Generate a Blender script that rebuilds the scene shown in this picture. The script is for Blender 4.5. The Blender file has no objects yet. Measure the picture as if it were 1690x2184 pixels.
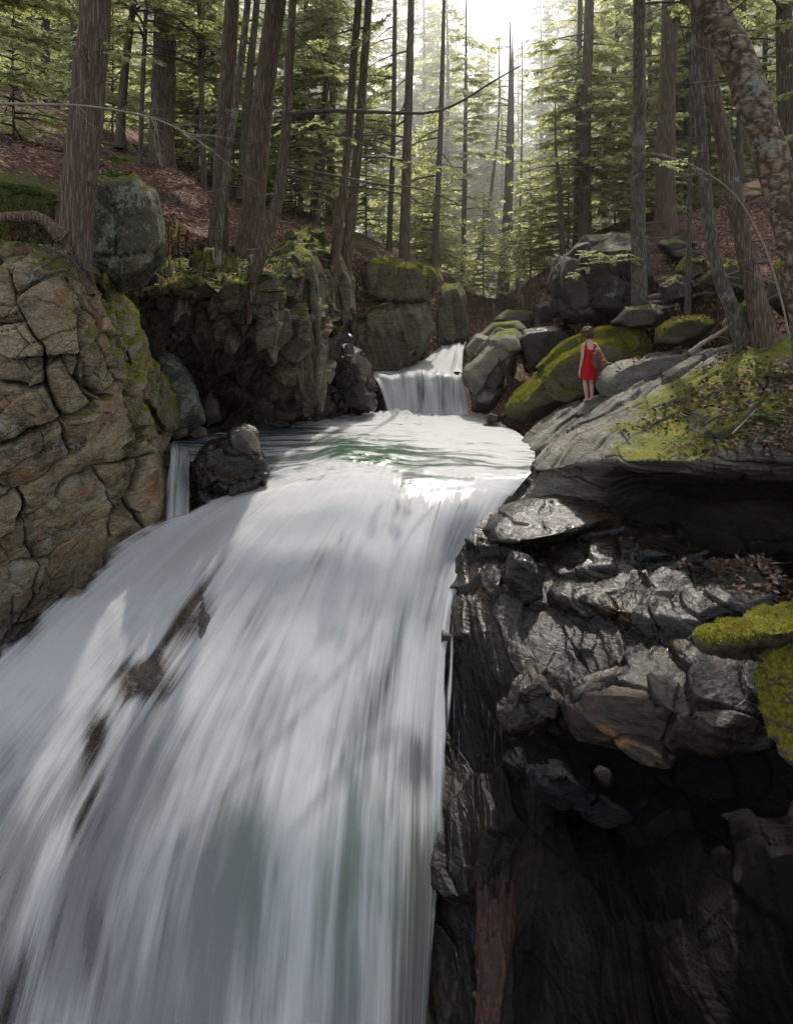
import bpy, bmesh, math, random
import numpy as np
from mathutils import Vector, Matrix, noise as mnoise
R = math.radians
scene = bpy.context.scene
COL = scene.collection

# ------------------------------------------------------------------ camera (level, shifted lens)
F, CX, HY, PW, PH = 1494.0, 845.0, 661.0, 1690.0, 2184.0
cam_d = bpy.data.cameras.new("camera"); cam = bpy.data.objects.new("camera", cam_d); COL.objects.link(cam)
cam_d.sensor_fit = 'VERTICAL'; cam_d.sensor_height = 36.0; cam_d.sensor_width = 36.0
cam_d.lens = F / PH * 36.0
cam_d.shift_y = -(PH / 2 - HY) / PH
cam.rotation_euler = (R(90), 0, 0); cam.location = (0, 0, 0)
cam_d.clip_start = 0.05; cam_d.clip_end = 2000
scene.camera = cam

def P(x, y, D):
    """a place in the gorge: sight angles (measured on the photo) and distance from the viewpoint, in metres"""
    return np.array(((x - CX) / F * D, D, (HY - y) / F * D))

# ------------------------------------------------------------------ numpy noise
def _h(ix, iy, iz, seed=0):
    with np.errstate(over='ignore'):
        h = (ix.astype(np.uint32) * np.uint32(374761393) + iy.astype(np.uint32) * np.uint32(668265263)
             + iz.astype(np.uint32) * np.uint32(2246822519) + np.uint32((seed * 3266489917) & 0xffffffff))
        h ^= h >> np.uint32(15); h *= np.uint32(2246822519)
        h ^= h >> np.uint32(13); h *= np.uint32(3266489917)
        h ^= h >> np.uint32(16)
    return h

def pnoise(Q, seed=0):
    Q = np.asarray(Q, float); fl = np.floor(Q); i = fl.astype(np.int64); f = Q - fl
    u = f * f * f * (f * (f * 6 - 15) + 10)
    out = np.zeros(len(Q))
    for dx in (0, 1):
        for dy in (0, 1):
            for dz in (0, 1):
                h = _h(i[:, 0] + dx, i[:, 1] + dy, i[:, 2] + dz, seed)
                gx = (h & 1023) / 511.5 - 1; gy = ((h >> 10) & 1023) / 511.5 - 1; gz = ((h >> 20) & 1023) / 511.5 - 1
                d = gx * (f[:, 0] - dx) + gy * (f[:, 1] - dy) + gz * (f[:, 2] - dz)
                w = (u[:, 0] if dx else 1 - u[:, 0]) * (u[:, 1] if dy else 1 - u[:, 1]) * (u[:, 2] if dz else 1 - u[:, 2])
                out += w * d
    return out

def fbm(Q, oct=4, seed=0, gain=.5, lac=2.03):
    a, s, o = 1.0, 1.0, np.zeros(len(Q))
    for k in range(oct):
        o += a * pnoise(Q * s + 17.3 * k, seed + k); a *= gain; s *= lac
    return o

def voronoi(Q, seed=0):
    fl = np.floor(Q); i = fl.astype(np.int64)
    F1 = np.full(len(Q), 9.0); F2 = np.full(len(Q), 9.0); ID = np.zeros(len(Q), np.uint32); C = np.zeros_like(Q)
    for dx in (-1, 0, 1):
        for dy in (-1, 0, 1):
            for dz in (-1, 0, 1):
                cx, cy, cz = i[:, 0] + dx, i[:, 1] + dy, i[:, 2] + dz
                h = _h(cx, cy, cz, seed)
                pt = np.stack([cx + .5 + .8 * ((h & 1023) / 1023. - .5), cy + .5 + .8 * (((h >> 10) & 1023) / 1023. - .5),
                               cz + .5 + .8 * (((h >> 20) & 1023) / 1023. - .5)], 1)
                d = np.linalg.norm(Q - pt, axis=1)
                n = d < F1
                F2 = np.where(n, F1, np.minimum(F2, d))
                F1 = np.where(n, d, F1); ID = np.where(n, h, ID); C[n] = pt[n]
    return F1, F2, ID, C

def sstep(a, b, x):
    t = np.clip((x - a) / (b - a), 0, 1); return t * t * (3 - 2 * t)

def rand01(ID, k):
    with np.errstate(over='ignore'):
        h = ID * np.uint32(2654435761 + 97 * k & 0xffffffff); h ^= h >> np.uint32(15); h *= np.uint32(2246822519); h ^= h >> np.uint32(13)
    return (h & np.uint32(0xffff)) / 65535.0

# ------------------------------------------------------------------ mesh building
def fast_mesh(name, V, Fc, mats=(), smooth=True, attrs=None, midx=None):
    V = np.asarray(V, np.float32); me = bpy.data.meshes.new(name)
    groups = Fc if isinstance(Fc, list) else [Fc]
    groups = [np.asarray(g, np.int32) for g in groups if len(g)]
    nl = sum(g.size for g in groups); npoly = sum(len(g) for g in groups)
    me.vertices.add(len(V)); me.vertices.foreach_set("co", V.ravel())
    me.loops.add(nl); me.loops.foreach_set("vertex_index", np.concatenate([g.ravel() for g in groups]))
    me.polygons.add(npoly)
    tot = np.concatenate([np.full(len(g), g.shape[1], np.int32) for g in groups])
    st = np.concatenate([[0], np.cumsum(tot)[:-1]]).astype(np.int32)
    me.polygons.foreach_set("loop_start", st); me.polygons.foreach_set("loop_total", tot)
    if midx is not None: me.polygons.foreach_set("material_index", np.asarray(midx, np.int32))
    me.update(calc_edges=True)
    me.polygons.foreach_set("use_smooth", np.full(npoly, smooth))
    for k, v in (attrs or {}).items():
        v = np.asarray(v, np.float32)
        if v.ndim == 1:
            me.attributes.new(k, 'FLOAT', 'POINT').data.foreach_set("value", v)
        else:
            me.attributes.new(k, 'FLOAT_VECTOR', 'POINT').data.foreach_set("vector", v.ravel())
    for m in mats: me.materials.append(m)
    return me

def link(name, me, parent=None, center=True, loc=None):
    """one mesh object; its origin goes to the middle of its footprint"""
    o = bpy.data.objects.new(name, me); COL.objects.link(o)
    if center and parent is None:
        n = len(me.vertices); co = np.empty(n * 3, np.float32); me.vertices.foreach_get("co", co); co = co.reshape(-1, 3)
        c = np.array([(co[:, 0].min() + co[:, 0].max()) / 2, (co[:, 1].min() + co[:, 1].max()) / 2, co[:, 2].min()], np.float32)
        me.vertices.foreach_set("co", (co - c).ravel()); o.location = c
        me.update()
    if parent is not None: o.parent = parent
    if loc is not None: o.location = loc
    return o

def tag(o, label=None, cat=None, group=None, kind=None):
    if label: o["label"] = label
    if cat: o["category"] = cat
    if group: o["group"] = group
    if kind: o["kind"] = kind
    return o

def empty(name, loc, rz=0.0):
    o = bpy.data.objects.new(name, None); COL.objects.link(o); o.location = loc; o.rotation_euler = (0, 0, rz); o.empty_display_size = .2
    return o

def grid_faces(nr, nc):
    a = (np.arange(nr - 1)[:, None] * nc + np.arange(nc - 1)[None, :]).ravel()
    return np.stack([a, a + nc, a + nc + 1, a + 1], 1)

def grid_normals(G):
    du = np.gradient(G, axis=1); dv = np.gradient(G, axis=0)
    n = np.cross(dv, du); n /= np.linalg.norm(n, axis=2, keepdims=True) + 1e-9
    return n

def spline(A, n, smooth=1.0):
    """resample control array A (k, ...) along axis 0 into n samples; smooth 0 = straight segments, 1 = Catmull-Rom"""
    k = len(A); t = np.linspace(0, k - 1, n); i = np.clip(t.astype(int), 0, k - 2); f = t - i
    sh = (n,) + (1,) * (A.ndim - 1); f = f.reshape(sh)
    p0 = A[np.maximum(i - 1, 0)]; p1 = A[i]; p2 = A[i + 1]; p3 = A[np.minimum(i + 2, k - 1)]
    lin = p1 + (p2 - p1) * f
    cr = .5 * (2 * p1 + (p2 - p0) * f + (2 * p0 - 5 * p1 + 4 * p2 - p3) * f * f + (3 * p1 - p0 - 3 * p2 + p3) * f ** 3)
    return lin + (cr - lin) * smooth

def net(rows, nr, nc, smooth=1.0):
    A = np.array([[P(*p) for p in r] for r in rows])
    A = spline(A, nr, smooth)
    A = spline(A.transpose(1, 0, 2), nc, smooth).transpose(1, 0, 2)
    return A

def rotm(rx=0, ry=0, rz=0):
    return np.array(Matrix.Rotation(R(rz), 3, 'Z') @ Matrix.Rotation(R(ry), 3, 'Y') @ Matrix.Rotation(R(rx), 3, 'X'))

def rock_disp(Q0, N, o):
    """fractured bedrock: blocks pushed in and out and tilted, cracks between them, bedding layers, weathering noise"""
    seed = o.get('seed', 1)
    M = o.get('M', np.eye(3)); Q = Q0 @ M
    warp = np.stack([fbm(Q * o.get('wf', 1.1), 2, seed + 50 + k) for k in range(3)], 1) * o.get('warp', .25)
    Qw = Q + warp
    d = np.zeros(len(Q)); crack = np.zeros(len(Q)); tone = np.zeros(len(Q))
    for lev, (sx, sy, sz, amp, tilt, cw, cd) in enumerate(o.get('blocks', [])):
        S = np.array([sx, sy, sz]); F1, F2, ID, C = voronoi(Qw / S, seed + 7 * lev)
        r = np.stack([rand01(ID, k) for k in range(4)], 1)
        rel = (Qw / S - C)
        d += (r[:, 0] - .5) * amp + tilt * ((r[:, 1:4] - .5) * 2 * rel).sum(1)
        c = (1 - sstep(0, cw, F2 - F1)) * sstep(-.18, .16, pnoise(Q0 * .9, seed + 60 + lev) + (.12 if lev == 0 else -.02)); d -= cd * c; crack = np.maximum(crack, c * (1 if lev == 0 else .7))
        tone += (rand01(ID, 9) - .5) * (1 if lev == 0 else .6)
    for (axis, th, amp) in o.get('strata', []):
        axis = np.array(axis, float); axis /= np.linalg.norm(axis)
        s = (Q0 @ axis) / th + .8 * fbm(Q0 * .7, 2, seed + 91); fr = s - np.floor(s)
        w = .55 + .9 * pnoise(Q0 * 1.3, seed + 77)
        lay = pnoise(np.stack([np.floor(s) * 3.7 + .5, np.full(len(Q), .3), np.full(len(Q), .7)], 1) + Q0 * .25, seed + 5)
        d += amp * w * (fr - .5) + amp * 1.3 * lay
        crack = np.maximum(crack, .65 * (1 - sstep(0, .14, fr)) * np.clip(w, 0, 1))
    for (f, a) in o.get('noise', [(.6, .15), (2.5, .04), (9, .012)]):
        d += a * fbm(Q0 * f, 3, seed + 31)
    for (f, a) in o.get('ridge', []):
        d += a * (1 - 2 * np.abs(fbm(Q0 * f, 3, seed + 33)))
    return d, crack, tone

def sheet_rock(name, rows, res, o, mat, smooth=.5, moss=None, shade_stain=None):
    nr, nc = res
    G = net(rows, nr, nc, smooth); N = grid_normals(G)
    if o.get('flip'): N = -N
    V = G.reshape(-1, 3); n = N.reshape(-1, 3)
    d, crack, tone = rock_disp(V, n, o)
    if 'joints' in o:      # the long open joints of the outcrop, traced on its face
        sx = CX + V[:, 0] / V[:, 1] * F + 9 * fbm(V * 2.2, 3, 70); sz = HY - V[:, 2] / V[:, 1] * F + 9 * fbm(V * 2.2, 3, 71)
        for k, pl in enumerate(o['joints']):
            dist = np.full(len(V), 1e9)
            for (ax, ay), (bx, by) in zip(pl[:-1], pl[1:]):
                dx, dy = bx - ax, by - ay; tt = np.clip(((sx - ax) * dx + (sz - ay) * dy) / (dx * dx + dy * dy), 0, 1)
                dist = np.minimum(dist, np.hypot(sx - ax - tt * dx, sz - ay - tt * dy))
            wj = 2.2 + 2.6 * (k % 3 == 0) + 2.0 * pnoise(V * 1.9, 80 + k); g = np.exp(-(dist / np.maximum(wj, 1.2)) ** 2)
            d -= .17 * g + .05 * np.exp(-(dist / 14) ** 2); crack = np.maximum(crack, g)
    V2 = V + n * d[:, None] * o.get('amp', 1)
    me = fast_mesh(name, V2, grid_faces(nr, nc) if not o.get('flip') else grid_faces(nr, nc)[:, ::-1], [mat], True,
                   {'crack': crack, 'tone': tone, 'moss': np.zeros(len(V)) if moss is None else moss(V2), 'shade_stain': np.zeros(len(V)) if shade_stain is None else shade_stain(V2)})
    return link(name, me)

_ico = {}
def ico(sub):
    if sub not in _ico:
        bm = bmesh.new(); bmesh.ops.create_icosphere(bm, subdivisions=sub, radius=1)
        _ico[sub] = (np.array([v.co[:] for v in bm.verts]), np.array([[v.index for v in f.verts] for f in bm.faces])); bm.free()
    return _ico[sub]

def hull_shape(pts, sub=6, k=26.0):
    """dense closed shell over the convex hull of pts, edges softly rounded"""
    pts = np.array(pts); bm = bmesh.new()
    for p in pts: bm.verts.new(p)
    r = bmesh.ops.convex_hull(bm, input=bm.verts[:]); bm.normal_update()
    c = pts.mean(0); pl = []
    for f in bm.faces:
        nn = np.array(f.normal[:]); dd = nn @ (np.array(f.verts[0].co[:]) - c)
        if dd < 0: nn, dd = -nn, -dd
        if dd > 1e-5: pl.append((nn[0], nn[1], nn[2], dd))
    bm.free(); pl = np.array(pl)
    D, Fc = ico(sub)
    # sphere directions stretched to the box so that flat stones stay evenly sampled
    ext = (pts.max(0) - pts.min(0)) / 2; W = D * ext; W /= np.linalg.norm(W, axis=1, keepdims=True)
    q = np.maximum((W @ pl[:, :3].T) / pl[:, 3][None, :], 1e-6)
    inv = (q ** k).sum(1) ** (1 / k)
    return c + W / inv[:, None], Fc

def vnormals(V, Fc):
    a, b, c = V[Fc[:, 0]], V[Fc[:, 1]], V[Fc[:, 2]]; fn = np.cross(b - a, c - a)
    n = np.zeros_like(V)
    for k in range(3): np.add.at(n, Fc[:, k], fn)
    return n / (np.linalg.norm(n, axis=1, keepdims=True) + 1e-12)

def outline_pts(outline, D, t, shrink=.6, back=None):
    o = [(p[0], p[1], p[2] if len(p) > 2 else D) for p in outline]
    cx = sum(p[0] for p in o) / len(o); cy = sum(p[1] for p in o) / len(o)
    res = [P(*p) for p in o]
    for sgn, sh in ((-1, shrink), (1, shrink if back is None else back)):
        for p in o: res.append(P(cx + (p[0] - cx) * sh, cy + (p[1] - cy) * sh, p[2] + sgn * t))
    return res

def hull_rock(name, parts, o, mat, label=None, cat='rock', sub=6, k=26.0, group=None):
    """parts: list of point lists (each a convex piece of the same stone)"""
    Vs, Fs, A = [], [], {'crack': [], 'tone': [], 'moss': []}; off = 0
    for i, pts in enumerate(parts):
        V, Fc = hull_shape(pts, sub, k); n = vnormals(V, Fc)
        d, crack, tone = rock_disp(V, n, dict(o, seed=o.get('seed', 1) + 3 * i))
        V = V + n * d[:, None] * o.get('amp', 1)
        Vs.append(V); Fs.append(Fc + off); off += len(V)
        A['crack'].append(crack); A['tone'].append(tone); A['moss'].append(np.full(len(V), o.get('moss', 0.0)))
    me = fast_mesh(name, np.concatenate(Vs), np.concatenate(Fs), [mat], True, {kk: np.concatenate(v) for kk, v in A.items()})
    return tag(link(name, me), label, cat, group)

def slab_pts(top, thick, inset=.0):
    top = [P(*p) for p in top]; c = sum(top) / len(top)
    return top + [p + (c - p) * inset + np.array((0, 0, -thick)) for p in top]

def tube(path, rad, sides=12, cap=True):
    """swept tube: path (n,3), rad (n,) -> V, quads, (ring index, angle)"""
    path = np.asarray(path, float); n = len(path); rad = np.broadcast_to(np.asarray(rad, float), (n,))
    T = np.gradient(path, axis=0); T /= np.linalg.norm(T, axis=1, keepdims=True) + 1e-9
    up = np.array((0, 1.0, 0)) if abs(T[0][1]) < .9 else np.array((1.0, 0, 0))
    A = np.cross(T, up); A /= np.linalg.norm(A, axis=1, keepdims=True) + 1e-9; B = np.cross(T, A)
    th = np.arange(sides) * 2 * math.pi / sides
    V = path[:, None, :] + rad[:, None, None] * (np.cos(th)[None, :, None] * A[:, None, :] + np.sin(th)[None, :, None] * B[:, None, :])
    i = (np.arange(n - 1)[:, None] * sides); j = np.arange(sides)[None, :]; j2 = (j + 1) % sides
    q = np.stack([(i + j).ravel(), (i + j2).ravel(), (i + sides + j2).ravel(), (i + sides + j).ravel()], 1)
    return V.reshape(-1, 3), q

class MB:
    """collects quads / tris of one part"""
    def __init__(s): s.V = []; s.F = {3: [], 4: []}; s.n = 0; s.M = {3: [], 4: []}; s.A = []
    def add(s, V, Fc, m=0, a=0.0):
        V = np.asarray(V, float); Fc = np.asarray(Fc)
        s.V.append(V); s.F[Fc.shape[1]].append(Fc + s.n); s.M[Fc.shape[1]].append(np.full(len(Fc), m)); s.n += len(V)
        s.A.append(np.broadcast_to(np.asarray(a, float), (len(V),)))
    def mesh(s, name, mats, smooth=True, extra=None):
        g = [np.concatenate(s.F[k]) for k in (3, 4) if s.F[k]]; mi = np.concatenate([np.concatenate(s.M[k]) for k in (3, 4) if s.F[k]])
        at = {'tint': np.concatenate(s.A)}; at.update(extra or {})
        return fast_mesh(name, np.concatenate(s.V), g, mats, smooth, at, mi)
# ------------------------------------------------------------------ materials
class NT:
    def __init__(s, name):
        s.m = bpy.data.materials.new(name); s.m.use_nodes = True; s.t = s.m.node_tree; s.t.nodes.clear()
        s.out = s.n('ShaderNodeOutputMaterial')
    def n(s, typ, **kw):
        x = s.t.nodes.new(typ)
        for k, v in kw.items(): setattr(x, k, v)
        return x
    def set(s, sock, v):
        if v is None: return
        if isinstance(v, bpy.types.NodeSocket): s.t.links.new(v, sock)
        else:
            if hasattr(sock, 'default_value'):
                try: sock.default_value = v
                except Exception: sock.default_value = (v[0], v[1], v[2], 1.0)
    def attr(s, name, out='Fac'): return s.n('ShaderNodeAttribute', attribute_name=name).outputs[out]
    def pos(s): return s.n('ShaderNodeNewGeometry').outputs['Position']
    def nz(s):
        g = s.n('ShaderNodeNewGeometry'); x = s.n('ShaderNodeSeparateXYZ'); s.t.links.new(g.outputs['Normal'], x.inputs[0]); return x.outputs[2]
    def map(s, vec, scale=(1, 1, 1), rot=(0, 0, 0), loc=(0, 0, 0)):
        x = s.n('ShaderNodeMapping'); s.set(x.inputs['Vector'], vec); x.inputs['Scale'].default_value = scale
        x.inputs['Rotation'].default_value = [R(a) for a in rot]; x.inputs['Location'].default_value = loc; return x.outputs[0]
    def noise(s, vec, scale, detail=4, rough=.55, dist=0.0, out=0):
        x = s.n('ShaderNodeTexNoise'); s.set(x.inputs['Vector'], vec); s.set(x.inputs['Scale'], scale); x.inputs['Detail'].default_value = detail
        x.inputs['Roughness'].default_value = rough; x.inputs['Distortion'].default_value = dist; return x.outputs[out]
    def voro(s, vec, scale, feature='F1', out='Distance', rnd=1.0):
        x = s.n('ShaderNodeTexVoronoi', feature=feature); s.set(x.inputs['Vector'], vec); x.inputs['Scale'].default_value = scale
        x.inputs['Randomness'].default_value = rnd; return x.outputs[out]
    def math(s, op, a, b=0.0, c=0.0, clamp=False):
        x = s.n('ShaderNodeMath', operation=op, use_clamp=clamp); s.set(x.inputs[0], a); s.set(x.inputs[1], b); s.set(x.inputs[2], c); return x.outputs[0]
    def rng(s, v, a, b, c=0.0, d=1.0, smooth=True):
        x = s.n('ShaderNodeMapRange', interpolation_type='SMOOTHSTEP' if smooth else 'LINEAR'); s.set(x.inputs['Value'], v)
        s.set(x.inputs['From Min'], a); s.set(x.inputs['From Max'], b); s.set(x.inputs['To Min'], c); s.set(x.inputs['To Max'], d); return x.outputs['Result']
    def mix(s, f, a, b, mode='MIX'):
        x = s.n('ShaderNodeMix', data_type='RGBA', blend_type=mode); x.clamp_factor = True
        s.set(x.inputs['Factor'], f); s.set(x.inputs['A'] if False else x.inputs[6], a); s.set(x.inputs[7], b); return x.outputs[2]
    def bump(s, h, strength, dist=.05, normal=None):
        x = s.n('ShaderNodeBump'); s.set(x.inputs['Height'], h); s.set(x.inputs['Strength'], strength); x.inputs['Distance'].default_value = dist
        if normal is not None: s.set(x.inputs['Normal'], normal)
        return x.outputs[0]
    def bsdf(s, color, rough=.7, normal=None, spec=.4, **kw):
        x = s.n('ShaderNodeBsdfPrincipled'); s.set(x.inputs['Base Color'], color); s.set(x.inputs['Roughness'], rough)
        s.set(x.inputs['Specular IOR Level'], spec)
        if normal is not None: s.set(x.inputs['Normal'], normal)
        for k, v in kw.items(): s.set(x.inputs[k], v)
        return x.outputs[0]
    def mixs(s, f, a, b):
        x = s.n('ShaderNodeMixShader'); s.set(x.inputs[0], f); s.t.links.new(a, x.inputs[1]); s.t.links.new(b, x.inputs[2]); return x.outputs[0]
    def end(s, sh):
        s.t.links.new(sh, s.out.inputs['Surface']); return s.m

def c4(c): return (c[0], c[1], c[2], 1.0)

def rock_mat(name, dark, mid, light, bed=(0, 0, 0), stretch=(1, 1, 5), moss=.0, lichen=.0, stain=.0, wet=0.0, litter=0.0,
             moss_col=((.055, .07, .008), (.20, .19, .012)), lichen_col=(.36, .38, .33), scale=1.0, bump=.6, wetline=None):
    """schist: bedded colour streaks, dark cracks, orange stain, lichen crust, moss on what faces up, wet sheen"""
    t = NT(name); p = t.pos()
    ps = t.map(p, stretch, bed)
    n1 = t.noise(ps, 1.3 * scale, 6, .6); n2 = t.noise(p, 5.5 * scale, 5, .65); n3 = t.noise(ps, 9 * scale, 5, .7); n4 = t.noise(p, 38 * scale, 3, .7)
    f = t.math('ADD', t.math('MULTIPLY', n1, .36), t.math('ADD', t.math('MULTIPLY', n2, .26), t.math('MULTIPLY', n3, .48)))
    f = t.math('ADD', f, t.math('MULTIPLY', t.attr('tone'), .16))
    col = t.mix(t.rng(f, .38, .56), c4(dark), c4(mid)); col = t.mix(t.rng(f, .54, .74), col, c4(light))
    if stain > 0:
        sm = t.rng(t.math('ADD', t.noise(t.map(p, (1, 1, 1), loc=(3, 1, 7)), 1.5, 5, .62), t.math('MULTIPLY', t.attr('tone'), .12)), .66 - .16 * stain, .78 - .16 * stain)
        col = t.mix(t.math('MULTIPLY', sm, .75), col, t.mix(n3, c4((.23, .085, .02)), c4((.36, .19, .06))))
    if lichen > 0:
        la = t.math('ADD', t.math('MULTIPLY', t.noise(t.map(p, (1, 1, 1), loc=(9, 4, 2)), 2.6, 4, .65), .8), t.math('MULTIPLY', t.noise(p, 19, 5, .8), .7))
        lm = t.rng(la, .93 - .2 * lichen, 1.0 - .2 * lichen)
        col = t.mix(t.math('MULTIPLY', lm, .8), col, t.mix(n4, c4([x * .7 for x in lichen_col]), c4([min(1, x * 1.25) for x in lichen_col])))
    col = t.mix(t.math('MULTIPLY', t.rng(n4, .35, .62), .35), col, c4([x * .45 for x in dark]))
    fine = t.voro(t.map(p, (1, 1, 2.2), bed), 4.2 * scale, 'DISTANCE_TO_EDGE')
    gate = t.rng(t.noise(p, 1.7, 2), .48, .62)
    hair = t.math('MULTIPLY', t.rng(fine, 0.0, .035, 1, 0), gate)
    col = t.mix(t.math('MULTIPLY', t.math('MAXIMUM', t.math('POWER', t.attr('crack'), 1.4), t.math('MULTIPLY', hair, .7)), .9), col, c4([x * .12 for x in dark]))
    col = t.mix(t.attr('shade_stain'), col, t.mix(1.0, col, c4((.11, .105, .11)), 'MULTIPLY'))  # colour cut for painted gorge and ledge shade, and for cliff stains
    h = t.math('ADD', t.math('MULTIPLY', n3, .6), t.math('ADD', t.math('MULTIPLY', n2, .5), t.math('MULTIPLY', n4, .18)))
    h = t.math('SUBTRACT', h, t.math('MULTIPLY', hair, .25))
    nz = t.nz()
    wn = t.noise(t.map(p, (1, 1, .5), loc=(5, 5, 5)), 1.1, 4, .6)
    rough = t.rng(n2, .3, .7, .62, .9)
    if wet > 0:
        wm = t.math('MULTIPLY', t.rng(wn, .62 - .4 * wet, .72 - .4 * wet), 1.0)
        if wetline is not None:   # wet only below a height (the splash zone)
            zz = t.n('ShaderNodeSeparateXYZ'); t.set(zz.inputs[0], p); wz = t.rng(t.math('ADD', zz.outputs[2], t.math('MULTIPLY', n1, .8)), wetline - .2, wetline + .5, 1, 0)
            wm = t.math('MAXIMUM', t.math('MULTIPLY', wm, wz), wz) if wet >= 1 else t.math('MULTIPLY', wm, wz)
        col = t.mix(wm, col, t.mix(1.0, col, c4((.42, .44, .48)), 'MULTIPLY'))
        rough = t.math('ADD', t.math('MULTIPLY', rough, t.math('SUBTRACT', 1, wm)), t.math('MULTIPLY', wm, t.rng(t.math('ADD', t.math('MULTIPLY', n3, .6), t.math('MULTIPLY', n2, .4)), .38, .62, .10, .38)))
    if litter > 0:
        lt = t.rng(t.math('ADD', t.math('MULTIPLY', t.noise(p, 1.2, 5, .7), 1.0), t.math('MULTIPLY', nz, .25)), .86 - .2 * litter, .93 - .2 * litter)
        vc = t.voro(p, 22, 'F1', 'Color')
        sx = t.n('ShaderNodeSeparateColor'); t.set(sx.inputs[0], vc)
        lc = t.mix(sx.outputs[0], c4((.05, .022, .012)), c4((.20, .105, .06))); lc = t.mix(t.rng(sx.outputs[1], .8, .95), lc, c4((.30, .21, .15)))
        col = t.mix(lt, col, lc); rough = t.math('MAXIMUM', rough, t.math('MULTIPLY', lt, .7))
        h = t.math('ADD', h, t.math('MULTIPLY', t.math('MULTIPLY', t.voro(p, 22), lt), 1.0))
    if moss > 0:
        mf = t.math('ADD', t.math('MULTIPLY', nz, .42), t.math('ADD', t.math('MULTIPLY', t.noise(t.map(ps, (1, 1, 1), loc=(2, 8, 3)), .8, 6, .66), .75), t.math('MULTIPLY', t.attr('moss'), .5)))
        mf = t.math('ADD', mf, t.math('MULTIPLY', t.math('SUBTRACT', n4, .5), .12))
        mm = t.rng(mf, 1.02 - .55 * moss, 1.13 - .55 * moss)
        mn = t.noise(p, 26, 4, .7); mc = t.mix(t.rng(t.math('ADD', t.math('MULTIPLY', mn, .6), t.math('MULTIPLY', t.noise(p, 2.6, 4), .5)), .4, .72), c4(moss_col[0]), c4(moss_col[1]))
        col = t.mix(t.math('MULTIPLY', mm, .96), col, mc); rough = t.math('MAXIMUM', rough, t.math('MULTIPLY', mm, .95))
        h = t.math('ADD', h, t.math('MULTIPLY', t.math('MULTIPLY', t.noise(p, 60, 3, .75), mm), .55)); h = t.math('ADD', h, t.math('MULTIPLY', mm, .15))
    rough = t.math('MAXIMUM', rough, t.math('MULTIPLY', t.attr('shade_stain'), .55))
    return t.end(t.bsdf(col, rough, t.bump(h, bump, .06), t.math('MULTIPLY', t.math('SUBTRACT', 1.0, t.math('MULTIPLY', t.attr('shade_stain'), .85)), .6 if wet > .8 else .42)))

def bark_mat(name, dark, light, stretch=(13, 13, .8), moss=.25, plates=1.0, lich=.2, horizontal=False):
    t = NT(name); p = t.pos()
    ps = t.map(p, stretch)
    n1 = t.noise(ps, 1.6, 5, .65, .4); n2 = t.noise(p, 30, 4, .7); v = t.voro(t.map(p, stretch, loc=(1, 2, 3)), 2.1 * plates, 'DISTANCE_TO_EDGE')
    fur = t.rng(v, .0, .42)
    h = t.math('ADD', t.math('MULTIPLY', fur, .5), t.math('ADD', t.math('MULTIPLY', n1, .7), t.math('MULTIPLY', n2, .4)))
    col = t.mix(t.rng(h, .35, 1.15), c4(dark), c4(light))
    if horizontal:
        hz = t.rng(t.noise(t.map(p, (5, 5, 17), loc=(2, 2, 2)), 1.4, 5, .75), .53, .64); col = t.mix(t.math('MULTIPLY', hz, .75), col, c4((.46, .36, .28)))
    lm = t.rng(t.math('ADD', t.noise(p, 2.4, 3), t.math('MULTIPLY', t.noise(p, 17, 4, .7), .5)), .98 - .25 * lich, 1.04 - .25 * lich)
    col = t.mix(t.math('MULTIPLY', lm, .7), col, c4((.30, .32, .27)))
    mm = t.rng(t.math('ADD', t.noise(p, 1.3, 4), t.math('MULTIPLY', n2, .25)), .86 - .3 * moss, .98 - .3 * moss)
    col = t.mix(t.math('MULTIPLY', mm, .8), col, c4((.07, .08, .02)))
    return t.end(t.bsdf(col, .9, t.bump(h, .9, .05), .2))

def leaf_mat(name, a, b, trans=(.2, .3, .05), tf=.45):
    """needles and leaves: colour varies by spray; light passes through them"""
    t = NT(name); ti = t.attr('tint'); oi = t.n('ShaderNodeObjectInfo').outputs['Random']
    f = t.math('ADD', t.math('MULTIPLY', ti, .75), t.math('MULTIPLY', oi, .25))
    col = t.mix(f, c4(a), c4(b)); tc = t.mix(f, c4([x * .65 for x in trans]), c4(trans))
    d = t.n('ShaderNodeBsdfDiffuse'); t.set(d.inputs[0], col)
    tr = t.n('ShaderNodeBsdfTranslucent'); t.set(tr.inputs[0], tc)
    g = t.n('ShaderNodeBsdfGlossy'); t.set(g.inputs[0], (.8, .85, .9, 1)); g.inputs['Roughness'].default_value = .45
    return t.end(t.mixs(.05, t.mixs(tf, d.outputs[0], tr.outputs[0]), g.outputs[0]))

def plain_mat(name, col, rough=.7, var=.3, scale=30, bump=.2, spec=.3, **kw):
    t = NT(name); p = t.pos(); n = t.noise(p, scale, 4, .6)
    c = t.mix(n, c4([x * (1 - var) for x in col]), c4([min(1, x * (1 + var)) for x in col]))
    return t.end(t.bsdf(c, rough, t.bump(n, bump, .02), spec, **kw))

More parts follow.
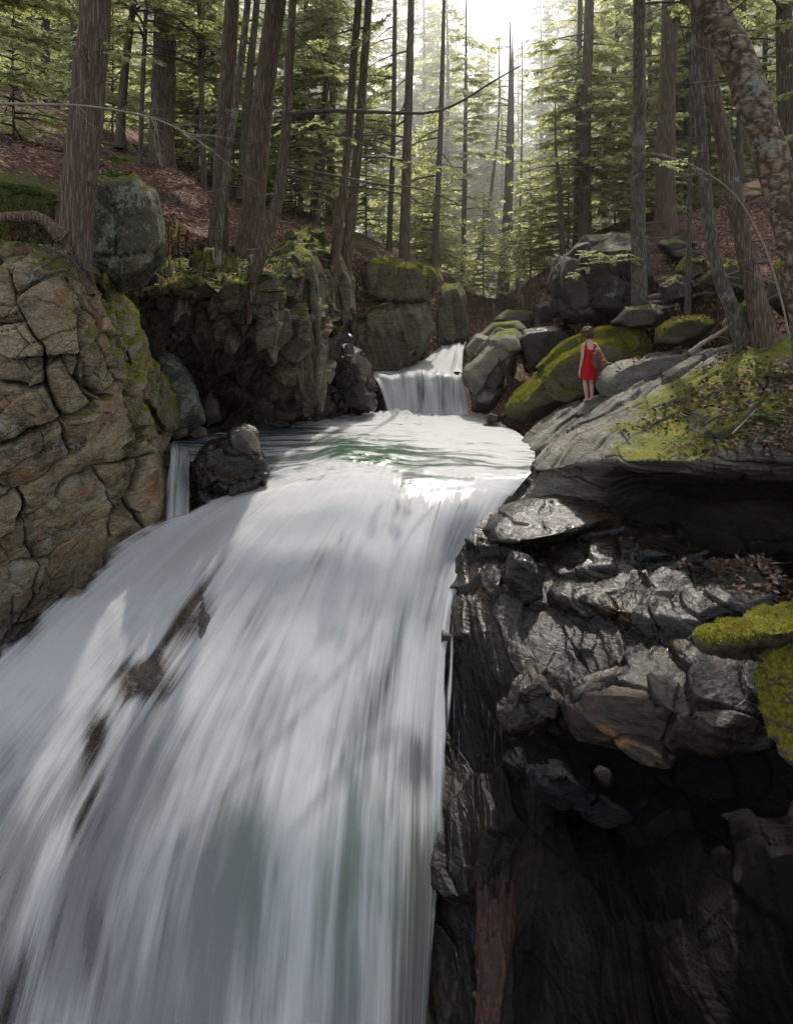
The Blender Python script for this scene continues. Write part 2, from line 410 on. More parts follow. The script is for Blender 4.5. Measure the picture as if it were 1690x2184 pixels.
MAT = {}
MAT['cliff'] = rock_mat('tan_schist', (.08, .062, .04), (.33, .245, .145), (.58, .48, .33), (18, -28, 10), (1, 1, 3), moss=.5, lichen=.6, stain=.8, wet=.8, wetline=-4.2)
MAT['rib'] = rock_mat('mossy_schist_ribs', (.05, .04, .025), (.20, .155, .095), (.42, .34, .23), (0, -32, 0), (4, 1, 1), moss=.80, lichen=.45, stain=.4, moss_col=((.08, .09, .01), (.32, .29, .02)))
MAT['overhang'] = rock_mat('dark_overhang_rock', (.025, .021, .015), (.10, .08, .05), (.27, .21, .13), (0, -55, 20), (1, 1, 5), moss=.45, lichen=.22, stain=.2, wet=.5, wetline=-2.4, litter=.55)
MAT['slabs'] = rock_mat('upright_schist_slabs', (.04, .035, .024), (.15, .125, .08), (.32, .27, .17), (0, 82, 12), (1, 1, 7), moss=.62, lichen=.25, stain=.35, wet=.6, wetline=-1.9)
MAT['lichen'] = rock_mat('lichen_boulder', (.035, .034, .026), (.10, .095, .07), (.20, .19, .14), (0, 0, 0), (1, 1, 1), moss=.48, lichen=.86, lichen_col=(.34, .37, .28))
MAT['mossy'] = rock_mat('mossy_boulder', (.03, .026, .016), (.10, .082, .045), (.20, .16, .09), (0, -35, 0), (1, 1, 3), moss=.95, lichen=.25, stain=.15)
MAT['moss_thick'] = rock_mat('thick_moss', (.03, .026, .016), (.11, .085, .05), (.24, .19, .12), (0, 0, 0), (1, 1, 2), moss=1.02, lichen=.0, stain=.2, moss_col=((.05, .055, .004), (.26, .215, .010)))
MAT['ledge'] = rock_mat('grey_ledge', (.05, .046, .038), (.145, .13, .105), (.30, .275, .23), (12, -24, 20), (1, 1, 5), moss=.40, lichen=.35, stain=.1, litter=.12)
MAT['grey'] = rock_mat('grey_slab', (.055, .05, .042), (.16, .145, .12), (.30, .275, .235), (15, -28, 25), (1, 1, 5), moss=.42, lichen=.5, stain=.08)
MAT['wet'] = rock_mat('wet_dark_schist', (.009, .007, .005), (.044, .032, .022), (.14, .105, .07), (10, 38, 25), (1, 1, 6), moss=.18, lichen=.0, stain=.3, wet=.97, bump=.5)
MAT['damp'] = rock_mat('damp_brown_schist', (.018, .014, .011), (.085, .060, .042), (.26, .195, .14), (10, 30, 15), (1, 1, 4), moss=.3, lichen=.1, stain=.5, wet=.6, bump=.7)
MAT['shade'] = rock_mat('shaded_gorge_rock', (.005, .005, .0055), (.020, .019, .018), (.055, .048, .04), (20, 48, 20), (1, 1, 7), moss=.12, lichen=.0, stain=.3, wet=.75, bump=.9)  # darker gorge rock, deep shade put into its colour
MAT['bigdark'] = rock_mat('dark_boulder', (.022, .019, .016), (.075, .064, .05), (.17, .145, .11), (0, 40, 0), (1, 1, 3), moss=.5, lichen=.35, stain=.3)
MAT['pale'] = rock_mat('pale_stream_boulder', (.09, .08, .06), (.22, .195, .15), (.38, .34, .28), (0, -30, 0), (1, 1, 4), moss=.55, lichen=.2, stain=.1, wet=.5, wetline=-1.4)

def ground_mat():
    t = NT('forest_floor'); p = t.pos()
    vc = t.voro(t.map(p, (1, 1, 1)), 15, 'F1', 'Color'); s = t.n('ShaderNodeSeparateColor'); t.set(s.inputs[0], vc)
    vd = t.voro(p, 15)
    col = t.mix(s.outputs[0], c4((.035, .016, .010)), c4((.16, .078, .048))); col = t.mix(t.rng(s.outputs[1], .78, .95), col, c4((.30, .19, .13)))
    n = t.noise(p, .9, 5, .65); col = t.mix(t.rng(n, .5, .68), col, c4((.028, .018, .012)))
    m = t.rng(t.math('ADD', t.noise(t.map(p, loc=(4, 4, 1)), .55, 5, .65), t.math('MULTIPLY', t.attr('moss'), .22)), .60, .72)
    mc = t.mix(t.noise(p, 20, 4, .7), c4((.03, .04, .008)), c4((.13, .14, .02)))
    col = t.mix(m, col, mc)
    h = t.math('ADD', t.math('MULTIPLY', vd, .8), t.noise(p, 8, 4))
    return t.end(t.bsdf(col, .85, t.bump(h, .8, .08), .25))
MAT['ground'] = ground_mat()
MAT['bark'] = bark_mat('hemlock_bark', (.07, .047, .034), (.28, .20, .145))
MAT['bark_far'] = bark_mat('dark_bark', (.07, .056, .044), (.24, .19, .15), moss=.4)
MAT['bark_grey'] = bark_mat('grey_bark', (.07, .06, .048), (.28, .24, .19), (10, 10, 1.5), moss=.3, lich=.6)
MAT['birch'] = bark_mat('yellow_birch_bark', (.05, .032, .02), (.30, .215, .145), (4, 4, 3), moss=.3, lich=.45, horizontal=True)
MAT['twig'] = plain_mat('dead_twig', (.085, .068, .05), .85, .5, 20)
MAT['twig_pale'] = plain_mat('pale_twig', (.30, .25, .19), .8, .4, 20)
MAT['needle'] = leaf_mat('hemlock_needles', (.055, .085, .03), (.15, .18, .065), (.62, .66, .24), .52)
MAT['needle_lit'] = leaf_mat('sunlit_hemlock_needles', (.12, .14, .05), (.25, .27, .10), (.88, .88, .38), .58)  # lighter copy of the needles, sunlight painted into the colour
MAT['needle_haze'] = leaf_mat('hazy_far_foliage', (.24, .27, .13), (.36, .39, .20), (.9, .92, .5), .5)  # distant haze and sunlight painted into the leaf colour
MAT['spring'] = leaf_mat('spring_leaves', (.09, .13, .02), (.17, .21, .03), (.46, .52, .08), .55)
MAT['fern'] = leaf_mat('fern_fronds', (.03, .075, .02), (.08, .14, .035), (.18, .3, .05), .35)
MAT['lichen_dark'] = rock_mat('lichen_boulder_dark', (.022, .022, .013), (.075, .07, .042), (.17, .155, .10), (0, 0, 0), (1, 1, 1), moss=.66, lichen=.9, lichen_col=(.34, .36, .25))
MAT['bed'] = rock_mat('brown_stream_bed', (.06, .043, .032), (.21, .145, .10), (.38, .275, .20), (10, 40, 10), (1, 1, 3), moss=0, stain=.4, wet=.5)
def wood_mat():
    t = NT('red_brown_wood'); p = t.pos(); g = t.noise(t.map(p, (34, 34, 1.2)), 1.0, 5, .6, .6); g2 = t.noise(p, 3.5, 4)
    c = t.mix(t.rng(g, .36, .62), c4((.010, .005, .0035)), c4((.07, .028, .016))); c = t.mix(t.rng(g2, .5, .68), c, c4((.03, .018, .012)))
    return t.end(t.bsdf(c, .7, t.bump(g, .7, .03), .4))
MAT['wood'] = wood_mat()
MAT['wood_old'] = bark_mat('red_brown_wood', (.03, .010, .006), (.15, .055, .03), (26, 26, .8), moss=0, lich=0)

def water_mat():
    """long-exposure white water: silky threads along the flow, thin where rock shows through, green where it is deep"""
    t = NT('white_water')
    u, v = t.attr('fu'), t.attr('fv')
    cv = t.n('ShaderNodeCombineXYZ'); t.set(cv.inputs[0], u); t.set(cv.inputs[1], v); cv = cv.outputs[0]
    s1 = t.noise(t.map(cv, (7, .42, 1)), 1.0, 3, .55, .25); s2 = t.noise(t.map(cv, (17, .35, 1), loc=(3, 1, 0)), 1.0, 4, .55, .15); s3 = t.noise(t.map(cv, (110, .9, 1), loc=(1, 5, 2)), 1.0, 3, .6)
    s0 = t.noise(t.map(cv, (1.9, .33, 1), loc=(7, 2, 0)), 1.0, 3, .5, .5)
    st = t.math('ADD', t.math('MULTIPLY', t.math('ADD', t.math('MULTIPLY', t.math('SUBTRACT', s0, .5), 1.5), s1), .5), t.math('ADD', t.math('MULTIPLY', s2, .30), t.math('MULTIPLY', s3, .07)))
    pw = t.noise(t.map(cv, (1.3, 3.2, 1), loc=(1, 1, 4)), 1.0, 5, .62, .8)
    st = t.math('ADD', t.math('MULTIPLY', st, t.math('SUBTRACT', 1, t.attr('still'))), t.math('MULTIPLY', t.math('ADD', t.math('MULTIPLY', t.math('SUBTRACT', pw, .5), 1.7), .5), t.attr('still')))
    foam, cover, green = t.attr('foam'), t.attr('cover'), t.attr('green')
    f = t.math('ADD', t.math('MULTIPLY', t.math('SUBTRACT', st, .5), 1.55), foam)
    white = t.rng(f, .0, .78)
    deep = t.mix(green, c4((.15, .15, .157)), c4((.05, .10, .06)))
    col = t.mix(white, deep, c4((.88, .885, .89)))
    h = t.math('ADD', t.math('MULTIPLY', s2, .7), t.math('MULTIPLY', s3, .3))
    nb = t.bump(t.math('ADD', h, t.math('MULTIPLY', pw, t.attr('still'))), .14, .05)
    rough = t.rng(white, .0, .7, .14, .75)
    b = t.bsdf(col, rough, nb, .5)
    tl = t.n('ShaderNodeBsdfTranslucent'); t.set(tl.inputs[0], (.85, .87, .88, 1))
    sh = t.mixs(t.math('MULTIPLY', white, .5), b, tl.outputs[0])
    a = t.rng(t.math('ADD', cover, t.math('MULTIPLY', t.math('SUBTRACT', st, .5), 1.5)), .22, .62)
    tp = t.n('ShaderNodeBsdfTransparent')
    return t.end(t.mixs(a, tp.outputs[0], sh))
MAT['water'] = water_mat()
# ------------------------------------------------------------------ light
SUN_EL, SUN_AZ = 58.0, 13.0      # degrees; azimuth to the right of straight ahead
w = bpy.data.worlds.new("World"); scene.world = w; w.use_nodes = True
wt = w.node_tree; bg = wt.nodes['Background']; sky = wt.nodes.new('ShaderNodeTexSky'); sky.sky_type = 'NISHITA'
sky.sun_disc = False; sky.sun_elevation = R(SUN_EL); sky.sun_rotation = R(SUN_AZ); sky.air_density = 1.2; sky.dust_density = 3.5; sky.ozone_density = 1.0
hs = wt.nodes.new('ShaderNodeHueSaturation'); hs.inputs['Saturation'].default_value = .42; hs.inputs['Value'].default_value = 2.0
wt.links.new(sky.outputs[0], hs.inputs['Color']); wt.links.new(hs.outputs[0], bg.inputs[0]); bg.inputs[1].default_value = 0.15
sd = np.array((math.sin(R(SUN_AZ)) * math.cos(R(SUN_EL)), math.cos(R(SUN_AZ)) * math.cos(R(SUN_EL)), math.sin(R(SUN_EL))))
sun_d = bpy.data.lights.new("sun", 'SUN'); sun = bpy.data.objects.new("sun", sun_d); COL.objects.link(sun)
sun_d.energy = 5.0; sun_d.angle = R(.55); sun_d.color = (1.0, .93, .81)
sun.rotation_euler = Vector(sd).to_track_quat('Z', 'Y').to_euler(); sun.location = (0, 0, 30)
scene.view_settings.view_transform = 'Standard'; scene.view_settings.look = 'None'; scene.view_settings.exposure = 0
scene.cycles.use_denoising = True
scene.cycles.max_bounces = 5; scene.cycles.diffuse_bounces = 3; scene.cycles.glossy_bounces = 2; scene.cycles.transmission_bounces = 3; scene.cycles.transparent_max_bounces = 8; scene.cycles.use_adaptive_sampling = True; scene.cycles.adaptive_threshold = .04; scene.cycles.caustics_reflective = False; scene.cycles.caustics_refractive = False

# ------------------------------------------------------------------ forest floor: one sheet through measured points
GP = [  # left bank
 (60,470,9.7),(0,400,10.5),(-200,420,10.5),(250,400,13),(340,440,15),(330,600,12.6),(150,500,10.0),(-500,500,9.5),
 (345,345,21),(200,310,20.5),(0,235,20.5),(-300,180,20),(-700,60,21),(465,520,17.4),(530,543,17.0),(400,470,18),(430,600,13.6),(540,600,13.7),
 (400,400,20),(640,520,18),(700,520,20),(740,560,20.5),(700,480,24),(600,440,25),(450,410,24),(400,350,26),(250,280,26),(100,200,28),(-300,100,30),
 (860,562,24),(930,568,26),(800,540,23),(900,610,33),(700,510,40),(500,420,45),(200,300,50),
 # middle
 (980,640,31),(1080,655,32),(1120,650,36),(1060,640,45),(845,600,70),(1100,620,80),(845,590,150),(400,480,130),(1300,500,130),(-300,350,120),(2000,400,120),
 (845,585,280),(0,480,280),(1700,480,280),(-2000,350,100),(3000,350,100),
 # right bank
 (1150,690,24),(1200,690,21),(1245,505,28),(1330,495,25),(1420,495,21.5),(1370,640,18),(1290,680,18.5),(1440,660,16.5),(1500,530,20),(1550,445,25),(1640,430,26),(1690,400,24),
 (1500,640,16),(1600,640,14.5),(1600,715,12.6),(1660,700,12.2),(1690,760,10.8),(1690,850,9.5),(1720,950,8.7),(1900,700,9.5),(2200,650,10),(2500,500,14),(2500,300,30),
 (1690,350,40),(1400,455,40),(1400,430,60),(1800,330,60),(2600,100,50),(-1500,150,30),(-1200,300,12)]
gp = np.array([P(*p) for p in GP])
def tps_fit(X, z, lam):
    n = len(X); r = np.linalg.norm(X[:, None] - X[None], axis=2); K = r * r * np.log(r + 1e-9)
    A = np.zeros((n + 3, n + 3)); A[:n, :n] = K + lam * np.eye(n); A[:n, n] = 1; A[:n, n + 1:] = X; A[n, :n] = 1; A[n + 1:, :n] = X.T
    return np.linalg.solve(A, np.concatenate([z, np.zeros(3)]))
def warpxy(X):   # shrink the far field so that the near bank keeps its detail
    X = np.asarray(X, float) - np.array((0, 12.0)); r = np.linalg.norm(X, axis=1, keepdims=True); return X / (1 + r / 40.0)
GX = warpxy(gp[:, :2]); GW = tps_fit(GX, gp[:, 2], .35)
def ground_z(X):
    X = np.atleast_2d(np.asarray(X, float)); W = warpxy(X); out = np.empty(len(W))
    for a in range(0, len(W), 20000):
        q = W[a:a + 20000]; r = np.linalg.norm(q[:, None] - GX[None], axis=2)
        out[a:a + 20000] = (r * r * np.log(r + 1e-9)) @ GW[:-3] + GW[-3] + q @ GW[-2:]
    return out
GORGE = np.array([(-30,-5),(-30,9.3),(-6.4,10.9),(-5.3,12.0),(-5.5,13.6),(-5.4,16.2),(-4.6,17.2),(-3.3,17.5),(-2.5,18.6),(-1.9,19.8),(-1.5,21.6),(0.9,22.6),(1.6,24.5),(2.6,28),(4.4,30),(5.2,29),(5.0,22.5),(7.0,19.0),(8.5,15.0),(8.0,12.2),(8.2,9.6),(30,7.5),(30,-5)], float)
def inside(poly, X):
    c = np.zeros(len(X), bool); j = len(poly) - 1
    for i in range(len(poly)):
        (xi, yi), (xj, yj) = poly[i], poly[j]
        with np.errstate(divide='ignore', invalid='ignore'):
            c ^= ((yi > X[:, 1]) != (yj > X[:, 1])) & (X[:, 0] < (xj - xi) * (X[:, 1] - yi) / (yj - yi + 1e-12) + xi)
        j = i
    return c
def axis(lo, mid0, mid1, hi, step, nout):
    k = np.linspace(0, 1, nout + 1)[1:] ** 2.2
    return np.concatenate([(mid0 - (mid0 - lo) * k)[::-1], np.arange(mid0, mid1, step), mid1 + (hi - mid1) * k])
gx = axis(-320, -22, 22, 320, .14, 50); gy = axis(-4, 5, 46, 420, .14, 50)
XX, YY = np.meshgrid(gx, gy); XY = np.stack([XX.ravel(), YY.ravel()], 1)
Z = ground_z(XY); P3 = np.concatenate([XY, np.zeros((len(XY), 1))], 1)
near = np.exp(-np.maximum(0, np.linalg.norm(XY - np.array((0, 15)), axis=1) - 15) / 30)
Z += (.10 * fbm(P3 * 1.6, 3, 5) + .16 * fbm(P3 * .5, 2, 8) + .03 * fbm(P3 * 6, 2, 9)) * near
g_in = inside(GORGE, XY); floor = np.interp(XY[:, 1], [19.0, 20.5, 22.0, 30.0], [-9.0, -3.2, -2.4, .1]); Z = np.where(g_in, np.minimum(Z, floor + .12 * fbm(P3 * 1.4, 3, 6)), Z)
gm = np.zeros(len(XY)); 
for (px, py, D, s) in [(60,470,9.7,1.2),(250,400,12.2,1.0),(0,420,10.3,1.4),(430,600,13.6,.9),(560,590,14,.9),(1500,640,16,1.2),(1600,715,12.6,.9),(350,350,17,.6),(730,545,20.5,1)]:
    q = P(px, py, D); gm = np.maximum(gm, .7 * np.exp(-((XY - q[None, :2]) ** 2).sum(1) / s ** 2))
me = fast_mesh('ground', np.concatenate([XY, Z[:, None]], 1), grid_faces(len(gy), len(gx))[:, ::-1], [MAT['ground']], True, {'moss': gm})
tag(link('ground', me, center=False), 'forest floor of brown leaf litter rising on both sides of the gorge', None, None, 'structure')

# ------------------------------------------------------------------ left bank rock
bedL = rotm(0, -32, 12)
cliff_rows = [
 [(-740,505,10.5),(-320,505,10.6),(-100,525,10.5),(60,532,10.3),(150,548,10.2),(205,600,10.9),(262,690,12.0)],
 [(-740,560,9.4),(-320,560,9.5),(-100,566,9.3),(50,572,9.2),(150,590,9.4),(215,660,10.3),(290,760,12.0)],
 [(-740,800,9.1),(-320,800,9.2),(-100,800,9.1),(60,800,9.2),(180,790,9.6),(268,800,10.8),(345,850,13.0)],
 [(-740,1000,9.1),(-320,1000,9.2),(-100,1000,9.2),(60,1000,9.5),(180,965,10.2),(285,915,11.5),(375,912,14.6)],
 [(-740,1200,9.3),(-320,1200,9.4),(-100,1200,9.5),(60,1160,10),(200,1060,10.7),(322,985,11.8),(372,940,14.2)],
 [(-740,1420,9.5),(-320,1420,9.6),(-100,1380,9.7),(60,1300,10.3),(220,1150,11.2),(348,1060,12.0),(378,985,14.0)],
 [(-740,1640,9.6),(-320,1640,9.7),(-100,1580,9.8),(80,1440,10.4),(240,1280,11.3),(370,1160,12.3),(420,1040,14.0)]]
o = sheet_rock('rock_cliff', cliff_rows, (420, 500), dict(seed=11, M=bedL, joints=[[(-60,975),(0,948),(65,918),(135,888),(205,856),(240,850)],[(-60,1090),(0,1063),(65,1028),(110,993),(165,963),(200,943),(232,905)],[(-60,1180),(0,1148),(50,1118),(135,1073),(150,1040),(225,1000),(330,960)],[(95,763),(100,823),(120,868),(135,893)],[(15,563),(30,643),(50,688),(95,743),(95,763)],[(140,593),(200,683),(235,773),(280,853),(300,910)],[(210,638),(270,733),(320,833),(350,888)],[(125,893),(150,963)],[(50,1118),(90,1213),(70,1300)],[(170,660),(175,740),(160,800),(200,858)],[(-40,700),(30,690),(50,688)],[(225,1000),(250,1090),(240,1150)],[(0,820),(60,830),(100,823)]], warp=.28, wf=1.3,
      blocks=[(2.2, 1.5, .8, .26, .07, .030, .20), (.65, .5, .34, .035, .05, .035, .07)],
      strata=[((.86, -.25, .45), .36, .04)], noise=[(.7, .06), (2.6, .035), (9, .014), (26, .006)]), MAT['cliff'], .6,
      moss=lambda V: .75 * sstep(-5.0, -3.9, V[:, 0]) * sstep(-3.0, -1.8, V[:, 2]) - .12 + .35 * sstep(.1, .5, V[:, 2]), shade_stain=lambda V: np.clip(.6 * sstep(-3.0, -4.4, V[:, 2]) + .55 * sstep(.12, .5, fbm(V * np.array((1.6, 1.6, .45)), 3, 201)) * sstep(.6, -.6, V[:, 2]), 0, .9))
tag(o, 'fractured tan and orange rock cliff left of the waterfall below the big leaning tree', 'rock cliff')
for i, (a, lab) in enumerate([
    ([(205,560,10.2),(240,640,10.8),(300,790,11.8),(360,910,13.2),(392,905,14.2),(350,800,13.2),(300,700,12.2),(255,610,11.2)], 'steep mossy rib of layered rock on the right flank of the tan cliff, outer one'),
    ([(150,565,9.4),(185,640,9.9),(235,760,10.6),(290,900,11.6),(330,900,12.0),(290,790,11.4),(235,670,10.6),(190,580,10.0)], 'mossy rib of layered rock on the right flank of the tan cliff, inner one')]):
    pts = [P(*q) for q in a]; pts += [p + np.array((-.35, .55, -.25)) for p in pts] + [p * (1 - .18 / np.linalg.norm(p)) + np.array((-.06, 0, -.10)) for p in pts[2:6]]
    hull_rock('rock_rib', [pts], dict(seed=21 + i, M=rotm(0, -32, 0), warp=.1, blocks=[(.5, .5, 1.3, .09, .10, .07, .05)], strata=[((.80, -.2, .55), .17, .08)],
              noise=[(1.2, .06), (5, .025), (20, .008)], moss=.45), MAT['rib'], lab, 'rock', 6, 20)
hull_rock('boulder', [outline_pts([(172,500),(188,415),(215,378),(290,368),(318,410),(340,490),(332,565),(300,600),(238,614),(195,575)], 11.0, .55, .84)],
          dict(seed=31, moss=.22, blocks=[(1.1, .9, .9, .22, .14, .04, .08)], noise=[(.9, .14), (3.5, .05), (14, .014)]), MAT['lichen_dark'],
          'tall lichen-crusted boulder with mossy top right of the leaning foreground trunk', 'boulder', 6, 70)
oh_rows = [
 [(120,540,15.0),(300,540,17.4),(420,540,17.6),(540,528,17.8),(622,503,18.8),(692,488,20.2)],
 [(150,575,13.6),(300,580,14.6),(420,585,14.8),(540,578,14.9),(622,530,16.6),(692,505,18.5)],
 [(200,625,12.7),(300,612,13.1),(420,606,13.4),(545,604,13.5),(632,560,15.3),(692,535,17.6)],
 [(222,700,13.2),(320,705,13.9),(430,700,14.0),(552,690,13.7),(645,650,15.0),(702,620,17.4)],
 [(258,800,15),(350,800,15.8),(450,790,15.9),(575,775,14.5),(660,760,15.6),(706,720,17.4)],
 [(300,870,16),(380,870,16.8),(470,860,17.0),(585,845,15.9),(675,840,16.8),(716,800,18)],
 [(330,935,15.6),(400,940,16.1),(480,925,16.8),(590,900,17),(690,892,18),(740,892,19)]]
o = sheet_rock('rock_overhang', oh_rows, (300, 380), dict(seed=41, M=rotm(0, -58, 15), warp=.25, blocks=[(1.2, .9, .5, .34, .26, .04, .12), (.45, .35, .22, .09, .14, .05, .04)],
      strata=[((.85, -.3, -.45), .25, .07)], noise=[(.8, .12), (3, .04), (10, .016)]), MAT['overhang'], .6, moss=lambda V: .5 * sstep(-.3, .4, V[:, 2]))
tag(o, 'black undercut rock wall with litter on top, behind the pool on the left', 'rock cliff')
def upright(name, outline, D, t, seed, label, mat='slabs', moss=.1, axis=(.93, -.25, .25), th=.17, amp=.085, shrink=.75, sub=6, cat='rock', tilt=12):
    return hull_rock(name, [outline_pts(outline, D, t, shrink)], dict(seed=seed, M=rotm(0, 80, tilt), warp=.2, moss=moss, blocks=[(1.5, .6, .4, .12, .12, .04, .06)],
                     strata=[(axis, th, amp)], noise=[(1, .06), (4, .02), (14, .01)]), MAT[mat], label, cat, sub, 55)
upright('rock_slab', [(585,610),(600,560),(640,520),(672,530),(690,600),(696,720),(700,810),(690,880),(640,885),(610,800),(595,700)], 16.2, .8, 51, 'tall upright slab of layered rock streaked with moss, left of the small fall', moss=.18)
upright('rock_slab', [(536,640),(560,600),(600,600),(606,690),(580,790),(550,740)], 14.3, .5, 52, 'tan wedge of rock under the roots of the curved thin trunk', mat='rib', moss=-.3)
upright('rock_slab', [(660,560),(690,510),(730,540),(752,600),(756,660),(735,700),(700,690),(670,640)], 19.0, .8, 53, 'upright mossy slab below the pair of leaning trunks')
upright('rock_slab', [(765,640),(762,575),(790,545),(850,568),(935,575),(945,600),(920,645),(850,655)], 22.5, .9, 54, 'square mossy block topped with leaves above the stream wall', moss=.45)
upright('rock_slab', [(735,690),(768,650),(860,652),(912,640),(932,700),(890,768),(862,800),(830,815),(770,812),(742,760)], 22.0, .9, 55, 'broad dark rock wall beside the upper cascade', moss=.05)
upright('rock_slab', [(912,650),(945,605),(975,600),(988,625),(996,690),(1003,735),(965,748),(932,735),(916,690)], 24.9, .7, 56, 'jointed block with mossy sunlit edge at the head of the cascade', moss=.15)
hull_rock('boulder', [outline_pts([(678,705),(715,690),(742,720),(752,770),(792,812),(800,868),(762,888),(702,885),(690,800)], 18.4, .8, .7)], dict(seed=61, moss=.0, blocks=[(.8, .5, .4, .2, .25, .07, .08)], strata=[((.5, -.3, .8), .25, .07)], noise=[(1, .08), (4, .03)]), MAT['damp'], 'wet dark rock at the left foot of the small fall', 'boulder')
hull_rock('boulder', [outline_pts([(326,752),(350,742),(385,765),(412,805),(436,865),(444,905),(385,928),(345,880),(330,810)], 14.6, .6, .7)], dict(seed=62, moss=.05, noise=[(1, .08), (4, .03), (14, .008)]), MAT['lichen'], 'rounded grey boulder with white lichen patch at the pool edge', 'boulder')
hull_rock('boulder', [outline_pts([(428,850),(446,832),(466,850),(474,895),(440,912),(428,890)], 15.9, .4, .7)], dict(seed=63, moss=-.2, noise=[(1, .06), (4, .03)]), MAT['overhang'], 'small dark stone right of the lichen-patched boulder', 'boulder', 5)
hull_rock('boulder', [outline_pts([(556,905),(575,894),(600,888),(620,900),(622,912),(590,918)], 16.8, .3, .7)], dict(seed=64, moss=-.5, noise=[(1, .05), (4, .02)]), MAT['damp'], 'small reddish stone in the water at the back of the pool', 'boulder', 5)
for i, (q, D, lab) in enumerate([([(395,925),(420,905),(440,915),(445,930),(410,938)], 15.2, 'small wet stone at the left pool edge'), ([(360,915),(385,890),(405,905),(400,930),(372,938)], 14.7, 'tan stone at the foot of the mossy ribs')]):
    hull_rock('boulder', [outline_pts(q, D, .25, .7)], dict(seed=65 + i, moss=-.3, noise=[(1, .05), (4, .02)]), MAT['rib'], lab, 'boulder', 5)
hull_rock('boulder', [outline_pts([(402,985),(425,950),(470,935),(515,912),(540,915),(562,950),(580,1005),(570,1040),(500,1072),(430,1095),(402,1080)], 12.7, .8, .72)],
          dict(seed=71, moss=-.25, M=rotm(0, 30, 0), blocks=[(.7, .6, .5, .12, .16, .06, .05)], noise=[(1, .1), (4, .03), (14, .01)]), MAT['wet'], 'wet dark boulder splitting the water at the lip of the falls', 'boulder')
hull_rock('boulder', [outline_pts([(500,925),(515,908),(535,910),(552,940),(560,975),(530,965)], 12.2, .25, .7)], dict(seed=72, moss=-.1, noise=[(1, .05), (4, .02)]), MAT['pale'], 'pale knob of stone on top of the wet boulder in the falls', 'boulder', 5)

# ------------------------------------------------------------------ right bank, upstream
hull_rock('boulder', [outline_pts([(982,795),(1005,765),(1062,702),(1100,695),(1122,730),(1092,800),(1066,860),(1045,888),(1004,884)], 19.3, .9, .7)], dict(seed=81, moss=.1, M=rotm(0, -35, 0), blocks=[(1.2, .8, .8, .15, .15, .05, .06)], noise=[(1, .1), (4, .03), (14, .01)]), MAT['pale'], 'leaning grey rock at the right side of the small fall', 'boulder')
hull_rock('boulder', [outline_pts([(988,742),(1015,712),(1050,720),(1042,748),(1000,765)], 21, .5, .7)], dict(seed=82, moss=-.3, noise=[(1, .07), (4, .03)]), MAT['pale'], 'pale angular stone beside the upper cascade', 'boulder', 5)
hull_rock('boulder', [outline_pts([(1010,718),(1050,684),(1108,682),(1126,702),(1078,724),(1030,730)], 22.8, .7, .7)], dict(seed=83, moss=.15, noise=[(1, .08), (4, .03)]), MAT['pale'], 'flat-topped mossy stone, second of the row right of the cascade', 'boulder', 5)
hull_rock('boulder', [outline_pts([(1048,684),(1080,658),(1138,664),(1142,686),(1096,694)], 26, .8, .7)], dict(seed=84, moss=.35, noise=[(1, .08), (4, .03)]), MAT['pale'], 'sunlit yellow-mossed rock farthest up the stream', 'boulder', 5)
hull_rock('boulder', [outline_pts([(1092,725),(1110,700),(1210,692),(1240,722),(1190,790),(1120,800)], 19.6, 1.0, .8)], dict(seed=85, moss=-.1, noise=[(1, .08), (4, .04)]), MAT['damp'], 'damp flat ledge with leaves behind the big leaning mossy boulder', 'rock ledge', 6)
hull_rock('boulder', [outline_pts([(1172,615),(1188,555),(1232,508),(1300,492),(1385,500),(1405,590),(1360,680),(1265,702),(1190,690)], 19.8, 1.5, .72)], dict(seed=86, moss=.05, M=rotm(0, 70, 0), blocks=[(1.6, 1.2, .8, .3, .2, .05, .12)], noise=[(.7, .16), (3, .05), (10, .015)]), MAT['bigdark'], 'huge dark boulder under the trees behind the person', 'boulder')
hull_rock('boulder', [outline_pts([(1142,655),(1160,642),(1178,648),(1180,690),(1148,690)], 22, .5, .7)], dict(seed=87, moss=.0, noise=[(1, .08), (4, .03)]), MAT['bigdark'], 'small dark block left of the huge dark boulder', 'boulder', 5)
hull_rock('boulder', [outline_pts([(1062,882),(1078,850),(1140,790),(1205,733),(1290,697),(1350,698),(1396,738),(1388,790),(1290,850),(1180,890),(1102,912)], 17.1, .9, .66)], dict(seed=88, moss=.12, M=rotm(0, -38, 0), blocks=[(2.2, 1.5, 1.5, .1, .12, .03, .02)], noise=[(.7, .1), (3, .035), (12, .012)]), MAT['mossy'], 'long leaning boulder covered in yellow-green moss in front of the person', 'boulder')
hull_rock('boulder', [outline_pts([(1026,892),(1045,878),(1064,886),(1066,902),(1040,904)], 17.3, .25, .7)], dict(seed=89, moss=-.4, noise=[(1, .05), (4, .02)]), MAT['damp'], 'small brown stone in the water at the toe of the mossy boulder', 'boulder', 5)
hull_rock('boulder', [outline_pts([(1296,690),(1330,655),(1400,648),(1420,668),(1400,700),(1340,704)], 17.2, .8, .75)], dict(seed=90, moss=.1, noise=[(1, .08), (4, .03)]), MAT['bigdark'], 'dark wedge boulder above the leaning mossy boulder', 'boulder', 5)
hull_rock('boulder', [outline_pts([(1390,735),(1395,705),(1440,678),(1505,672),(1528,688),(1500,720),(1430,742)], 15.4, .8, .72)], dict(seed=91, moss=.12, noise=[(1, .08), (4, .03), (12, .01)]), MAT['mossy'], 'round mossy boulder left of the curved grey trunk', 'boulder')
